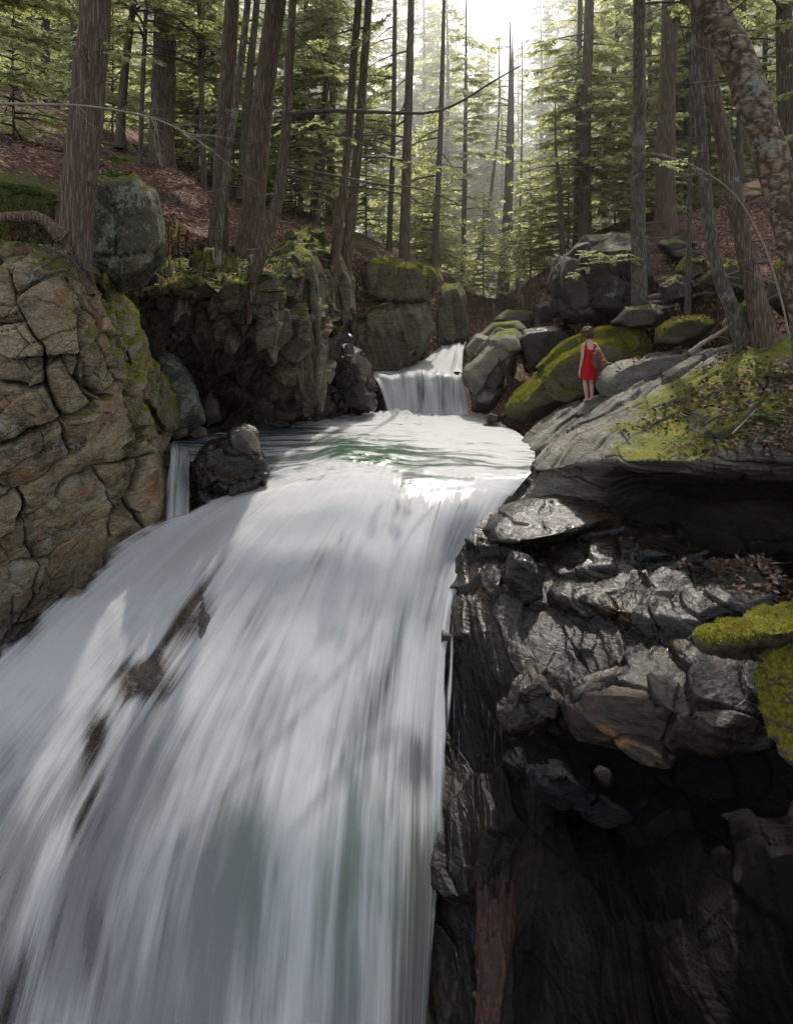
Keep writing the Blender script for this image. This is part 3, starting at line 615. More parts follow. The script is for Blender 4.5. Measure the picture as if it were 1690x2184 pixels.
for i, (q, D, m, lab) in enumerate([
    ([(1500,600),(1520,560),(1560,545),(1590,570),(1585,620),(1530,640)], 16.5, 'mossy', 'mossy boulder on the slope between the two leaning right trunks'),
    ([(1440,580),(1460,545),(1500,550),(1510,590),(1470,605)], 18.5, 'mossy', 'green block among the litter below the great hemlock on the right'),
    ([(1400,520),(1440,505),(1490,512),(1500,545),(1430,555)], 20.0, 'bigdark', 'flat dark slab just below the great hemlock on the right'),
    ([(1405,610),(1440,585),(1475,600),(1470,640),(1420,650)], 17.6, 'bigdark', 'dark stone right of the trunk that stands in front of the huge boulder'),
    ([(1480,470),(1520,440),(1590,450),(1600,485),(1530,500)], 23.0, 'bigdark', 'dark ledge high on the right slope'),
    ([(1640,640),(1660,560),(1710,540),(1740,640),(1700,690)], 12.8, 'mossy', 'mossy rock at the right edge behind the birch'),
    ([(1545,690),(1570,650),(1600,630),(1625,660),(1600,710),(1560,725)], 13.6, 'mossy', 'mossy wedge of rock behind the feet of the two leaning right trunks')]):
    hull_rock('boulder', [outline_pts(q, D, .6, .72)], dict(seed=101 + i, moss=.1, blocks=[(.8, .7, .6, .1, .15, .05, .05)], noise=[(1, .09), (4, .03)]), MAT[m], lab, 'boulder', 5)
hull_rock('boulder', [outline_pts([(1266,822),(1282,795),(1318,772),(1390,748),(1500,738),(1535,765),(1475,822),(1385,852),(1290,862)], 15.0, .8, .7)], dict(seed=111, moss=-.08, M=rotm(0, -25, 0), blocks=[(1.5, 1., .9, .12, .14, .04, .04)], noise=[(.9, .09), (4, .03), (14, .01)]), MAT['grey'], 'grey lichened boulder the person leans a hand on', 'boulder')
hull_rock('rock_slab', [slab_pts([(1108,938,15.4),(1150,905,15.9),(1215,862,15.9),(1250,850,15.7),(1330,845,15.0),(1430,795,14.0),(1465,800,13.2),(1400,845,12.8),(1290,905,13.3),(1190,952,13.8),(1125,962,14.3)], 1.6, -.1)],
          dict(seed=112, moss=-.2, M=rotm(10, -25, 15), blocks=[(1.4, .8, .35, .08, .1, .05, .04)], strata=[((-.25, -.3, .9), .22, .05)], noise=[(.9, .05), (4, .025), (14, .01)]), MAT['grey'], 'sloping grey slab the person stands on', 'rock slab', 7, 40)
hull_rock('rock_slab', [slab_pts([(1112,928,15.9),(1145,898,16.3),(1205,860,16.5),(1240,850,16.2),(1200,880,15.9),(1150,925,15.5)], 1.4, -.05)], dict(seed=113, moss=-.4, noise=[(.9, .05), (4, .025), (14, .01)]), MAT['grey'], 'thin pale rock edge just behind the standing slab', 'rock slab', 6, 40)

# ------------------------------------------------------------------ right bank, the mossy ledge and the wet rock under it
ledge_rows = [
 [(1300,858,13.9),(1400,800,13.6),(1530,742,13.2),(1620,716,12.7),(1750,690,12),(1980,650,11.5),(2430,660,11)],
 [(1225,905,13.1),(1362,860,12.3),(1500,815,11.6),(1620,785,10.9),(1750,775,10.2),(1980,760,9.8),(2430,770,9.3)],
 [(1165,957,12.5),(1300,925,11.5),(1450,900,10.7),(1600,880,9.9),(1750,870,9.2),(1980,860,8.8),(2430,870,8.3)],
 [(1128,1000,12),(1290,978,10.7),(1450,974,9.8),(1600,970,9.1),(1750,965,8.5),(1980,960,8.1),(2430,970,7.6)],
 [(1128,1014,11.95),(1296,1004,10.75),(1450,1002,10.0),(1600,1002,9.4),(1750,1004,8.9),(1980,1010,8.5),(2430,1020,8)],
 [(1122,1040,11.75),(1306,1046,10.95),(1460,1060,11.7),(1600,1070,11.4),(1750,1080,11.2),(1980,1100,11),(2430,1110,10.5)],
 [(1115,1075,11.6),(1320,1110,11.3),(1480,1180,11.8),(1620,1220,11.4),(1750,1270,11.1),(1980,1300,11),(2430,1310,10.5)]]
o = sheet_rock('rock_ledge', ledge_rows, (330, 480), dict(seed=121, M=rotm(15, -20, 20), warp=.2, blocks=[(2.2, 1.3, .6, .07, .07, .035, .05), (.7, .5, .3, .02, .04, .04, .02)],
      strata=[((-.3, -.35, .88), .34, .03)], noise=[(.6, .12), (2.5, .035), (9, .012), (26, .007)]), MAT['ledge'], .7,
      moss=lambda V: .75 * np.exp(-(((V[:, 0] - 5.2) / 1.6) ** 2 + ((V[:, 1] - 11.4) / 1.3) ** 2)) + .5 * np.exp(-((V[:, 1] - 9.9 + .25 * (V[:, 0] - 4)) / .5) ** 2) - .05 - .3 * sstep(-2.3, -2.7, V[:, 2]), shade_stain=lambda V: .9 * sstep(-2.22 - .03 * (12 - V[:, 1]), -2.5, V[:, 2]) * sstep(2.9, 3.5, V[:, 0]))  # rock below the lip darkened in colour as painted shade
tag(o, 'broad mossy rock ledge with a shade-darkened overhang below it, right of the falls', 'rock ledge')
base_rows = [
 [(1135,1010,12.4),(1200,1040,12.2),(1330,1080,12.0),(1500,1150,11.4),(1700,1210,10.6),(1980,1280,10),(2430,1290,9.5)],
 [(1060,1080,11.7),(1190,1100,11.3),(1325,1130,11.0),(1500,1190,10.4),(1700,1240,9.6),(1980,1320,9),(2430,1330,8.5)],
 [(1000,1160,11.0),(1120,1170,10.6),(1250,1190,10.1),(1450,1240,9.2),(1660,1290,8.4),(1980,1370,7.6),(2430,1380,7.1)],
 [(900,1280,10.8),(1050,1280,9.75),(1175,1310,9.3),(1330,1360,8.6),(1500,1410,7.8),(1980,1490,6.8),(2430,1500,6.3)],
 [(880,1430,10.1),(1030,1440,9.2),(1130,1470,8.6),(1260,1510,8.2),(1480,1570,7.5),(1980,1650,6.4),(2430,1660,5.9)],
 [(850,1590,9.3),(1020,1600,8.9),(1100,1630,8.3),(1250,1670,7.9),(1480,1700,7.2),(1980,1770,6.1),(2430,1780,5.6)],
 [(810,1800,8.4),(1010,1800,8.0),(1130,1800,7.2),(1300,1810,6.8),(1500,1820,6.3),(1980,1890,5.3),(2430,1900,4.8)],
 [(780,2050,7.75),(1000,2050,7.25),(1130,2050,6.4),(1300,2050,6.0),(1500,2050,5.5),(1980,2100,4.7),(2430,2110,4.2)],
 [(720,2380,7.15),(1000,2380,6.6),(1130,2380,5.8),(1300,2380,5.4),(1500,2380,5.0),(1980,2380,4.3),(2430,2390,3.8)]]
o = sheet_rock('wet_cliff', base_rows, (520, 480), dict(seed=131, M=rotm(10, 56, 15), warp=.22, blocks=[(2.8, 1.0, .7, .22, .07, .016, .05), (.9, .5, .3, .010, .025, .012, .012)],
      strata=[((.80, -.25, .55), .55, .10), ((.80, -.25, .55), .12, .014)], noise=[(.6, .16), (3, .022), (10, .010), (28, .004)]), MAT['wet'], .7, moss=lambda V: np.full(len(V), -.3), shade_stain=lambda V: np.clip(sstep(-4.0, -5.2, V[:, 2] - .25 * (V[:, 0] - 1)) * (.6 + .4 * sstep(.6, 2.2, V[:, 0])), 0, 1))  # deep gorge shade painted into the rock colour lower down
tag(o, 'dark wet rock face falling away beneath the ledge on the right of the waterfall', 'rock cliff')
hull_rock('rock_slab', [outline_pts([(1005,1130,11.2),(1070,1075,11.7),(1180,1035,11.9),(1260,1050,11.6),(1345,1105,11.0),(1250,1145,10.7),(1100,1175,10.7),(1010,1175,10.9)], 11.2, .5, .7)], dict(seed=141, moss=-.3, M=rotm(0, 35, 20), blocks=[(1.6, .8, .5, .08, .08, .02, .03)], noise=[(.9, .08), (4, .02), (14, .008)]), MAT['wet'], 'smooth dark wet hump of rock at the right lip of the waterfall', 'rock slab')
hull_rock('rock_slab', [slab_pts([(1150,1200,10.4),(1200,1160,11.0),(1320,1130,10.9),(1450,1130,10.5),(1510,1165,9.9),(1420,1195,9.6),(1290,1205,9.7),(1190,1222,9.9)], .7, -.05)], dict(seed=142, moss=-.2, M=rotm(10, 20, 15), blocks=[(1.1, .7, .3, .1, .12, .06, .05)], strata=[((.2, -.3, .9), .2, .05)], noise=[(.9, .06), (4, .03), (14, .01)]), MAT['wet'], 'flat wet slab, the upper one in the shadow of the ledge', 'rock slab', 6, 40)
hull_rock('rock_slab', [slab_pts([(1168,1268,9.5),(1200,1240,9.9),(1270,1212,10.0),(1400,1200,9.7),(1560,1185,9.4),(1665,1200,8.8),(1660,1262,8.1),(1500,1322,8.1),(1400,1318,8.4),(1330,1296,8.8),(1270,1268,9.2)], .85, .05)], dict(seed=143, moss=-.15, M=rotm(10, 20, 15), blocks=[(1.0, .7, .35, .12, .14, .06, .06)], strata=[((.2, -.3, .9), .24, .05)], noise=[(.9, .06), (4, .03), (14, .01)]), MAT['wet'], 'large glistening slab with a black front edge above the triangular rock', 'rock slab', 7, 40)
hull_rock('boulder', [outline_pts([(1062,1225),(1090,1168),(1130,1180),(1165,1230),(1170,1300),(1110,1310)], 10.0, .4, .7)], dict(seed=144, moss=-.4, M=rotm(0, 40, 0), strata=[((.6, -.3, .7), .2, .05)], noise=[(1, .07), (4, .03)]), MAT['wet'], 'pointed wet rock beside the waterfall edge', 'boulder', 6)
hull_rock('boulder', [[P(1195,1480,8.3), P(1240,1440,8.4), P(1340,1395,8.4), P(1490,1335,8.3), P(1640,1400,7.6), P(1660,1520,7.2), P(1560,1560,6.9), P(1340,1480,7.3), P(1225,1470,7.7),
                       P(1215,1600,7.6), P(1300,1625,7.5), P(1420,1640,7.3), P(1640,1600,7.1), P(1300,1600,8.6), P(1600,1560,8.4), P(1500,1400,8.9)]], dict(seed=145, moss=-.12, M=rotm(0, 20, 10), blocks=[(.9, .7, .5, .12, .18, .05, .06)], strata=[((.25, -.5, .8), .3, .05)], noise=[(.9, .06), (4, .03), (14, .012)]), MAT['damp'], 'triangular brown rock with wet glinting top edge in the lower right', 'boulder', 7, 34)
hull_rock('boulder', [outline_pts([(1062,1515),(1085,1460),(1150,1425),(1192,1462),(1216,1500),(1200,1550),(1130,1572),(1085,1570)], 8.5, .45, .72)], dict(seed=146, moss=-.4, M=rotm(0, 30, 0), blocks=[(.5, .4, .25, .12, .16, .07, .05)], noise=[(1, .06), (4, .03), (14, .012)]), MAT['damp'], 'small ledge rock where thin trickles fall beside the waterfall', 'boulder')
hull_rock('boulder', [[P(1492,1350,6.5), P(1530,1328,6.8), P(1620,1308,7.0), P(1720,1275,7.0), P(1900,1230,7.0), P(1900,1300,5.6), P(1720,1340,5.7), P(1640,1362,5.9), P(1560,1376,6.1), P(1496,1376,6.3), P(1530,1392,6.9), P(1700,1420,6.8), P(1900,1440,6.4)],
  [P(1608,1448,6.0), P(1640,1372,5.95), P(1720,1340,5.8), P(1900,1300,5.6), P(1900,1690,5.5), P(1740,1660,5.7), P(1660,1600,5.85), P(1618,1520,5.95), P(1650,1450,6.6), P(1900,1450,6.6), P(1900,1680,6.5)],
  [P(1690,1335,5.9), P(1720,1290,6.3), P(1900,1240,6.2), P(1900,1420,5.5), P(1720,1400,5.6)]], dict(seed=147, moss=.32, noise=[(1.3, .12), (4, .07), (11, .035), (30, .010)]), MAT['moss_thick'], 'rock ledge draped in thick yellow-green moss at the lower right edge', 'boulder', 7, 14)
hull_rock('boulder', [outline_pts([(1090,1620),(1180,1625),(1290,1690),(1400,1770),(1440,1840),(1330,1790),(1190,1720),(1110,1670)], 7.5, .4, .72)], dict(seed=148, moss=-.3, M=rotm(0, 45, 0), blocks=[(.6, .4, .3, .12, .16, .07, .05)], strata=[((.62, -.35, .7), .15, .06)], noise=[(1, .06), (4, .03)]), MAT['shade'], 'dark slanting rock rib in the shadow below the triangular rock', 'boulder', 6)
hull_rock('boulder', [outline_pts([(1262,1645),(1275,1630),(1300,1640),(1310,1662),(1298,1682),(1275,1668)], 6.95, .07, .7)], dict(seed=149, moss=-.5, noise=[(2, .02), (9, .01)]), MAT['damp'], 'small loose brown stone on the shadowed ledge', 'stone', 4)

# ------------------------------------------------------------------ water
lines = [  # flow lines of pool and great fall, upstream to downstream (x, y, distance)
 [(675,884,18.8),(600,905,17.2),(420,930,15.6),(340,952,14.4),(380,975,13.4),(480,1010,12.9),(545,1036,12.4),(430,1078,11.85),(300,1132,11.6),(150,1236,10.8),(10,1366,9.9),(-130,1490,9.2),(-330,1680,8.4)],
 [(715,884,18.9),(670,905,17.1),(560,930,15.6),(500,948,14.5),(520,970,13.5),(570,995,12.9),(595,1026,12.4),(520,1072,11.75),(400,1150,11.4),(260,1290,10.5),(100,1460,9.5),(-60,1640,8.6),(-260,1900,7.7)],
 [(770,884,19.0),(740,904,17.1),(680,928,15.5),(640,947,14.5),(640,967,13.5),(660,986,12.9),(672,1010,12.4),(600,1064,11.62),(500,1160,10.95),(370,1335,10.2),(210,1570,9.1),(70,1850,8.0),(-80,2300,6.7)],
 [(810,884,19.1),(790,903,17.1),(750,926,15.5),(725,941,14.5),(722,958,13.5),(728,977,12.9),(728,1000,12.4),(680,1056,11.5),(590,1165,10.8),(480,1335,10.1),(335,1570,9.0),(205,1860,7.9),(90,2330,6.6)],
 [(850,884,19.2),(835,903,17.1),(810,926,15.5),(795,943,14.5),(790,959,13.5),(792,977,12.9),(790,1000,12.4),(760,1056,11.5),(700,1165,10.7),(620,1335,10.0),(520,1570,8.9),(435,1860,7.8),(365,2330,6.6)],
 [(890,884,19.2),(885,904,17.1),(870,928,15.5),(860,947,14.5),(855,965,13.5),(852,984,12.9),(850,1006,12.3),(832,1060,11.45),(800,1172,10.6),(760,1335,9.9),(712,1570,8.8),(672,1860,7.7),(642,2330,6.6)],
 [(930,884,19.2),(940,904,17.1),(945,929,15.5),(945,948,14.5),(945,966,13.6),(942,988,12.9),(938,1008,12.3),(922,1066,11.45),(892,1175,10.6),(862,1335,9.9),(838,1570,8.8),(822,1860,7.7),(812,2330,6.6)],
 [(980,884,19.1),(1005,905,17.1),(1025,930,15.6),(1030,950,14.6),(1035,970,13.6),(1038,988,12.9),(1032,1006,12.4),(1010,1074,11.5),(962,1190,10.9),(928,1335,10.0),(908,1570,8.9),(900,1860,7.8),(882,2330,6.7)],
 [(1045,886,18.9),(1085,912,16.9),(1125,940,15.3),(1138,960,14.3),(1140,978,13.3),(1142,992,12.7),(1130,1010,12.2),(1068,1088,11.6),(1000,1200,10.8),(962,1335,10.1),(952,1570,9.0),(948,1860,7.9),(908,2330,6.8)]]
A = np.array([[P(*p) for p in l] for l in lines]).transpose(1, 0, 2)      # rows downstream, columns across
NR, NC = 620, 360
G = spline(spline(A, NR).transpose(1, 0, 2), NC).transpose(1, 0, 2)
v = np.linspace(0, len(lines[0]) - 1, NR)[:, None].repeat(NC, 1); u = np.linspace(0, 1, NC)[None, :].repeat(NR, 0)
seg = np.linalg.norm(np.diff(G, axis=0), axis=2); L = np.concatenate([np.zeros((1, NC)), np.cumsum(seg, 0)]); Lm = L.mean(1)[:, None].repeat(NC, 1)
N = grid_normals(G); uf, vf, Lf = u.ravel(), v.ravel(), Lm.ravel()
def uvn(su, sv, seed, oct=3): return fbm(np.stack([uf * su, Lf * sv, np.full(len(uf), .5)], 1), oct, seed)
fall = sstep(5.6, 7.4, vf); pool = 1 - fall
d = fall * (.11 * uvn(4.2, .2, 1, 2) + .02 * uvn(18, .25, 2) + .008 * uvn(50, .4, 3)) + pool * (.05 * uvn(6, 1.1, 4, 3) + .02 * uvn(14, 3.5, 5))
PX0 = CX + G.reshape(-1, 3)[:, 0] / G.reshape(-1, 3)[:, 1] * F; PY0 = HY - G.reshape(-1, 3)[:, 2] / G.reshape(-1, 3)[:, 1] * F
d += .10 * np.exp(-((PX0 - 740) / 52) ** 2 - ((PY0 - 962) / 24) ** 2) + .09 * np.exp(-((PX0 - 838) / 48) ** 2 - ((PY0 - 972) / 20) ** 2) + .05 * np.exp(-((PX0 - 940) / 60) ** 2 - ((PY0 - 985) / 16) ** 2)
d += fall * .07 * uvn(3.5, .9, 6, 2) * (1 - sstep(8, 10, vf))
d += pool * np.exp(-((vf - .25) / .3) ** 2 - ((uf - .5) / .33) ** 2) * (.06 + .25 * np.abs(uvn(16, 2.5, 23, 3)))
V = G.reshape(-1, 3); n = N.reshape(-1, 3)
if n[:, 2].mean() < 0: n = -n
V = V + n * d[:, None]
PX = CX + V[:, 0] / V[:, 1] * F; PY = HY - V[:, 2] / V[:, 1] * F
def blob(cx, cy, sx, sy, rot=0.0):
    c, s = math.cos(R(rot)), math.sin(R(rot)); a, b = PX - cx, PY - cy
    return np.exp(-((a * c + b * s) / sx) ** 2 - ((-a * s + b * c) / sy) ** 2)
foam = .52 * fall + pool * (.24 + .62 * blob(920, 892, 200, 30) + .45 * blob(1000, 925, 130, 40) + .15 * blob(1090, 960, 60, 40) - .1 * blob(500, 930, 150, 40))
foam += .42 * blob(620, 1090, 260, 75, -20) + .2 * blob(330, 1180, 160, 60, -35) - .22 * blob(890, 1040, 60, 40) - .15 * blob(985, 1120, 40, 120, 30) - .5 * blob(735, 958, 48, 24) - .42 * blob(838, 968, 44, 20) - .2 * blob(930, 985, 120, 22)
foam += .25 * blob(330, 1130, 120, 40, -25) + .22 * blob(560, 1215, 60, 50) + .3 * blob(790, 1200, 45, 60) + .2 * blob(905, 1210, 60, 80, 10) + .2 * blob(120, 1480, 150, 90, -40) + .15 * blob(110, 1850, 60, 160, 20) + .2 * blob(900, 1730, 40, 70) + .1 * blob(640, 1400, 120, 300)
foam -= .26 * blob(500, 1160, 70, 35, -40) + .16 * blob(690, 1190, 50, 30) + .3 * blob(300, 1640, 80, 180, 15) + .35 * blob(170, 1950, 55, 220, 12) + .3 * blob(885, 1620, 45, 50) + .2 * blob(560, 1600, 30, 260, 8)
foam -= .30 * sstep(1350, 2150, PY)  # lower fall greyed: its shade is painted in through less white
foam -= .16 * blob(760, 2000, 170, 320) + .12 * blob(480, 1900, 70, 260, 6) + .10 * blob(250, 1650, 60, 200, 25)
foam = np.where(fall > .5, .19 + .08 * np.log1p(np.exp(np.clip((foam - .19) / .08, -30, 30))), foam)
green = np.clip(pool * (.9 * blob(735, 962, 60, 34) + .8 * blob(835, 972, 55, 28) + .3 * blob(950, 1000, 180, 40) + .2) + .7 * blob(880, 1290, 30, 90, 8) + .6 * blob(720, 1850, 260, 320), 0, 1)
cover = .92 - .70 * blob(405, 1320, 50, 115, 34) - .74 * blob(300, 1450, 74, 60, 10) - .5 * blob(205, 1560, 34, 70, 15) - .42 * blob(175, 1720, 40, 120, 20) - .40 * blob(205, 2050, 34, 190, 12)
cover -= .35 * blob(60, 2080, 60, 200, 20) + .3 * blob(870, 1040, 45, 22) + .3 * blob(350, 1900, 30, 200, 8)
edge = np.minimum(uf, 1 - uf) + .05 * uvn(3, 1.3, 21, 4) + .012; cover -= fall * .85 * (1 - sstep(-.01, .075, edge)); cover -= .35 * sstep(8, 12, vf) * (1 - sstep(0, .12, 1 - uf))
# loose veils of spray-torn water riding just above the main sheet (same body of water)
r0 = int(NR * .42); sel = np.arange(NR * NC).reshape(NR, NC)[r0:].ravel(); vd_ = (.10 + .10 * uvn(3, .5, 41, 2) + .05 * uvn(9, .6, 42, 2))[sel]
vcov = (-.16 + .55 * np.clip(uvn(2.2, .55, 43, 3), -.3, 1) + .30 * (1 - sstep(0, .10, np.minimum(uf, 1 - uf))) - .5 * (1 - sstep(0, .03, np.minimum(uf, 1 - uf))))[sel] * sstep(6.6, 8.0, vf)[sel] - .35 * (1 - sstep(6.6, 8.0, vf)[sel]) + .12
V2_ = V[sel] + n[sel] * np.clip(vd_, .03, .4)[:, None]
cat = np.concatenate
me = fast_mesh('stream_water', cat([V, V2_]), cat([grid_faces(NR, NC), grid_faces(NR - r0, NC) + NR * NC]), [MAT['water']], True,
               {'still': cat([pool, np.zeros(len(sel))]), 'fu': cat([uf * 4.2, uf[sel] * 4.2 + 3.3]), 'fv': cat([Lf, Lf[sel] * .8 + 5]), 'foam': cat([foam, foam[sel] + .2]), 'green': cat([green, green[sel] * .3]), 'cover': cat([cover, vcov])})
tag(link('stream_water', me), 'white silky waterfall and green pool filling the gorge', None, None, 'structure')
# the bed under it
Gb = spline(spline(A, 300).transpose(1, 0, 2), 220).transpose(1, 0, 2); Nb = grid_normals(Gb).reshape(-1, 3)
if Nb[:, 2].mean() < 0: Nb = -Nb
Vb = Gb.reshape(-1, 3); vb = np.linspace(0, len(lines[0]) - 1, 300)[:, None].repeat(220, 1).ravel()
db, crack, tone = rock_disp(Vb, Nb, dict(seed=151, M=rotm(10, 40, 10), blocks=[(.9, .7, .4, .12, .12, .07, .06)], noise=[(1, .08), (4, .03), (12, .01)]))
px = CX + Vb[:, 0] / Vb[:, 1] * F; py = HY - Vb[:, 2] / Vb[:, 1] * F
bump_up = .37 * np.clip(np.exp(-((px - 410) / 80) ** 2 - ((py - 1310) / 120) ** 2) + np.exp(-((px - 295) / 95) ** 2 - ((py - 1455) / 90) ** 2), 0, 1)
Vb = Vb + Nb * (db - .32 + bump_up - .5 * (1 - sstep(5.5, 7, vb)))[:, None]
me = fast_mesh('stream_bed', Vb, grid_faces(300, 220), [MAT['bed']], True, {'crack': crack, 'tone': tone, 'moss': np.full(len(Vb), -.6)})
tag(link('stream_bed', me), 'brown rock bed showing through the thin water', None, None, 'structure')

def curtain(name, cols, nr, nc, label, foam0=.6, cover0=.95, green0=.1, ed=.08, wob=.05, thin_end=0.0):
    A = np.array([[P(*p) for p in l] for l in cols]).transpose(1, 0, 2)
    G = spline(spline(A, nr).transpose(1, 0, 2), nc).transpose(1, 0, 2); N = grid_normals(G).reshape(-1, 3)
    if N[:, 1].mean() > 0: N = -N
    u = np.linspace(0, 1, nc)[None, :].repeat(nr, 0).ravel(); vv = np.linspace(0, 1, nr)[:, None].repeat(nc, 1).ravel()
    wdt = np.linalg.norm(A[0, -1] - A[0, 0]); ln = np.linalg.norm(A[-1, 0] - A[0, 0])
    q = np.stack([u * 5, vv * .9, np.full(len(u), len(name) * 1.7)], 1); q2 = np.stack([u * 24, vv * .8, np.full(len(u), 3.3)], 1)
    V = G.reshape(-1, 3) + N * (2.2 * wob * fbm(q, 2, 7) + .2 * wob * fbm(q2, 2, 8))[:, None]
    cov = cover0 - .7 * (1 - sstep(0, ed, np.minimum(u, 1 - u))) - thin_end * vv + .35 * fbm(np.stack([u * 6, vv * 1.3, np.full(len(u), 9.1)], 1), 3, 17)
    me = fast_mesh(name, V, grid_faces(nr, nc), [MAT['water']], True, {'still': np.zeros(len(u)), 'fu': u * wdt, 'fv': vv * ln, 'foam': np.full(len(u), foam0) + .15 * sstep(.7, 1, vv), 'green': np.full(len(u), green0), 'cover': cov})
    return tag(link(name, me), label, None, None, 'structure')
curtain('small_waterfall', [[(772,796,20.3),(790,799,19.5),(806,822,19.2),(818,856,19.05),(826,886,18.9)], [(830,793,20.4),(838,797,19.4),(844,820,19.1),(850,855,18.95),(852,888,18.8)], [(900,793,20.4),(900,797,19.3),(902,820,19.0),(904,855,18.85),(904,889,18.7)], [(950,794,20.3),(952,798,19.3),(956,822,19.05),(958,856,18.9),(958,889,18.75)], [(985,796,20.2),(985,800,19.5),(992,825,19.3),(996,856,19.15),(998,886,19.0)]], 90, 160, 'small curtain fall at the back of the pool', .58, .95, .15, .05, .10)
curtain('upper_cascade', [[(775,797,20.6),(760,794,21.5),(800,790,22.5),(850,782,23.5),(868,776,24.0)][::-1], [(860,797,20.3),(870,792,21),(900,772,22.2),(920,752,23.4),(925,745,24.2)][::-1], [(940,798,20.1),(950,786,20.8),(962,762,21.9),(968,744,23.2),(968,736,24.4)][::-1], [(990,800,19.9),(986,790,20.6),(990,762,21.6),(995,742,22.8),(995,734,24.4)][::-1]], 70, 100, 'white cascade above the small fall', .75, 1.0, .05, .06, .12)
curtain('side_trickle', [[(352,948,14.2),(358,965,13.0),(356,1010,12.45),(354,1060,12.2),(350,1135,11.7)], [(375,946,14.2),(380,962,12.9),(376,1010,12.4),(374,1060,12.1),(372,1135,11.6)], [(405,948,14.2),(410,962,13.0),(408,1010,12.5),(410,1060,12.2),(412,1125,11.7)]], 70, 60, 'narrow fall left of the wet boulder', .42, .8, .1, .2, .06)
for i, (x, y0, y1, D) in enumerate([(1028,1500,1570,8.75),(1042,1515,1600,8.6),(1054,1560,1650,8.35),(1068,1560,1615,8.3),(968,1480,1640,9.0),(978,1560,1720,8.65),(990,1500,1600,8.9),(962,1700,1860,8.05)]):
    curtain('trickle', [[(x - 6, y0, D), (x - 5, (y0 + y1) / 2, D - .1), (x - 10, y1, D - .15)], [(x + 1, y0, D - .04), (x - 1, (y0 + y1) / 2, D - .14), (x - 2, y1, D - .2)], [(x + 7, y0, D), (x + 3, (y0 + y1) / 2, D - .1), (x + 6, y1, D - .15)]], 24, 14, 'thin trickle dripping beside the waterfall', .25, .50, .0, .5, .01, .22)

# thin sunlit mist hanging in the gorge and between the trees
bm = bmesh.new(); bmesh.ops.create_cube(bm, size=1.0); me = bpy.data.meshes.new('mist'); bm.to_mesh(me); bm.free()
mist = link('mist', me, center=False); mist.location = (0, 60, 8); mist.scale = (300, 240, 60)
t = NT('mist'); vs = t.n('ShaderNodeVolumeScatter'); pz = t.n('ShaderNodeSeparateXYZ'); t.set(pz.inputs[0], t.pos()); t.set(vs.inputs['Density'], t.rng(pz.outputs[1], 14.0, 36.0, .0005, .0098)); scene.cycles.volume_step_rate = .12; scene.cycles.volume_max_steps = 256; vs.inputs['Anisotropy'].default_value = .55; vs.inputs['Color'].default_value = (1, .99, .95, 1)
t.t.links.new(vs.outputs[0], t.out.inputs['Volume']); me.materials.append(t.m); tag(mist, 'pale sunlit haze hanging between the trees', None, None, 'structure')
# ------------------------------------------------------------------ trees
# places in full sun in the photo: nothing leafy grows across the sun's path to them
LIT = [(P(900,900,17.5),1.1),(P(980,890,18),.8),(P(760,930,15.5),.8),(P(1040,950,14.5),.9),(P(870,1000,12.6),.9),(P(960,760,22),1.0),(P(700,1050,12.0),1.3),(P(560,1120,11.4),1.3),(P(880,1120,11.3),1.3),(P(1000,1080,11.7),.8),(P(780,1200,10.8),1.1),(P(620,1230,10.6),.9),
       (P(1160,790,16),.7),(P(1300,720,16.5),.8),(P(1250,800,15.4),.9),(P(1340,790,14),.6),(P(1430,840,11.8),.9),(P(1300,880,12.5),.7),(P(1220,920,12.8),.6),(P(1560,780,11.2),.5),(P(1500,900,10.2),.5),
       (P(1250,1270,9.4),.5),(P(1480,1230,8.9),.5),(P(1400,1370,8.3),.4),(P(1520,1420,7.8),.35),(P(1660,1360,5.9),.9),(P(1080,1300,9.6),.35),
       (P(330,850,12.4),.7),(P(280,760,11.3),.45),(P(370,900,13.5),.4),(P(480,930,12.4),.5),(P(850,590,21.5),.7),(P(970,620,23),.6),(P(690,660,17.8),.4),(P(1060,720,22),.8),(P(1100,670,25),.8),(P(300,760,11.2),.6),(P(250,680,10.4),.5),(P(620,570,15),.6),(P(690,560,18),.6),(P(1230,520,20),.7),(P(1480,690,15.3),.6),(P(290,380,11),.5),(P(400,470,17),.8),(P(380,1120,11.6),1.0),(P(270,1180,11.0),.8),(P(500,1100,12.0),1.1),(P(1300,1430,8.3),.4),(P(1450,1375,8.3),.45),(P(1560,1420,7.6),.4),(P(1350,1260,9.0),.45),(P(640,880,17),.7),(P(560,960,13.5),.6),(P(1080,610,34),3.0),(P(1000,480,38),3.0),(P(900,450,33),2.6),(P(1150,520,34),2.6),(P(700,400,32),2.4),(P(1300,350,34),2.4),(P(600,330,30),2.2),(P(1060,660,30),2.0),(P(450,250,32),2.2),(P(820,300,30),2.2),(P(1150,350,32),2.2),(P(120,820,9.2),.5),(P(60,1000,9.3),.4),(P(760,570,20),.6),(P(1100,560,35),2.5),(P(440,560,15),.5)]
LITP = np.array([l[0] for l in LIT]); LITR = np.array([l[1] for l in LIT])
def sunny(Q, scale=1.0, extra=.35):
    """True where a point stands in the way of the sun for one of the LIT places"""
    Q = np.atleast_2d(Q); d = Q[:, None] - LITP[None]; t = d @ sd; perp = np.linalg.norm(d - t[..., None] * sd, axis=2)
    return ((t > 1.0) & (perp < LITR[None] * scale + extra)).any(1)

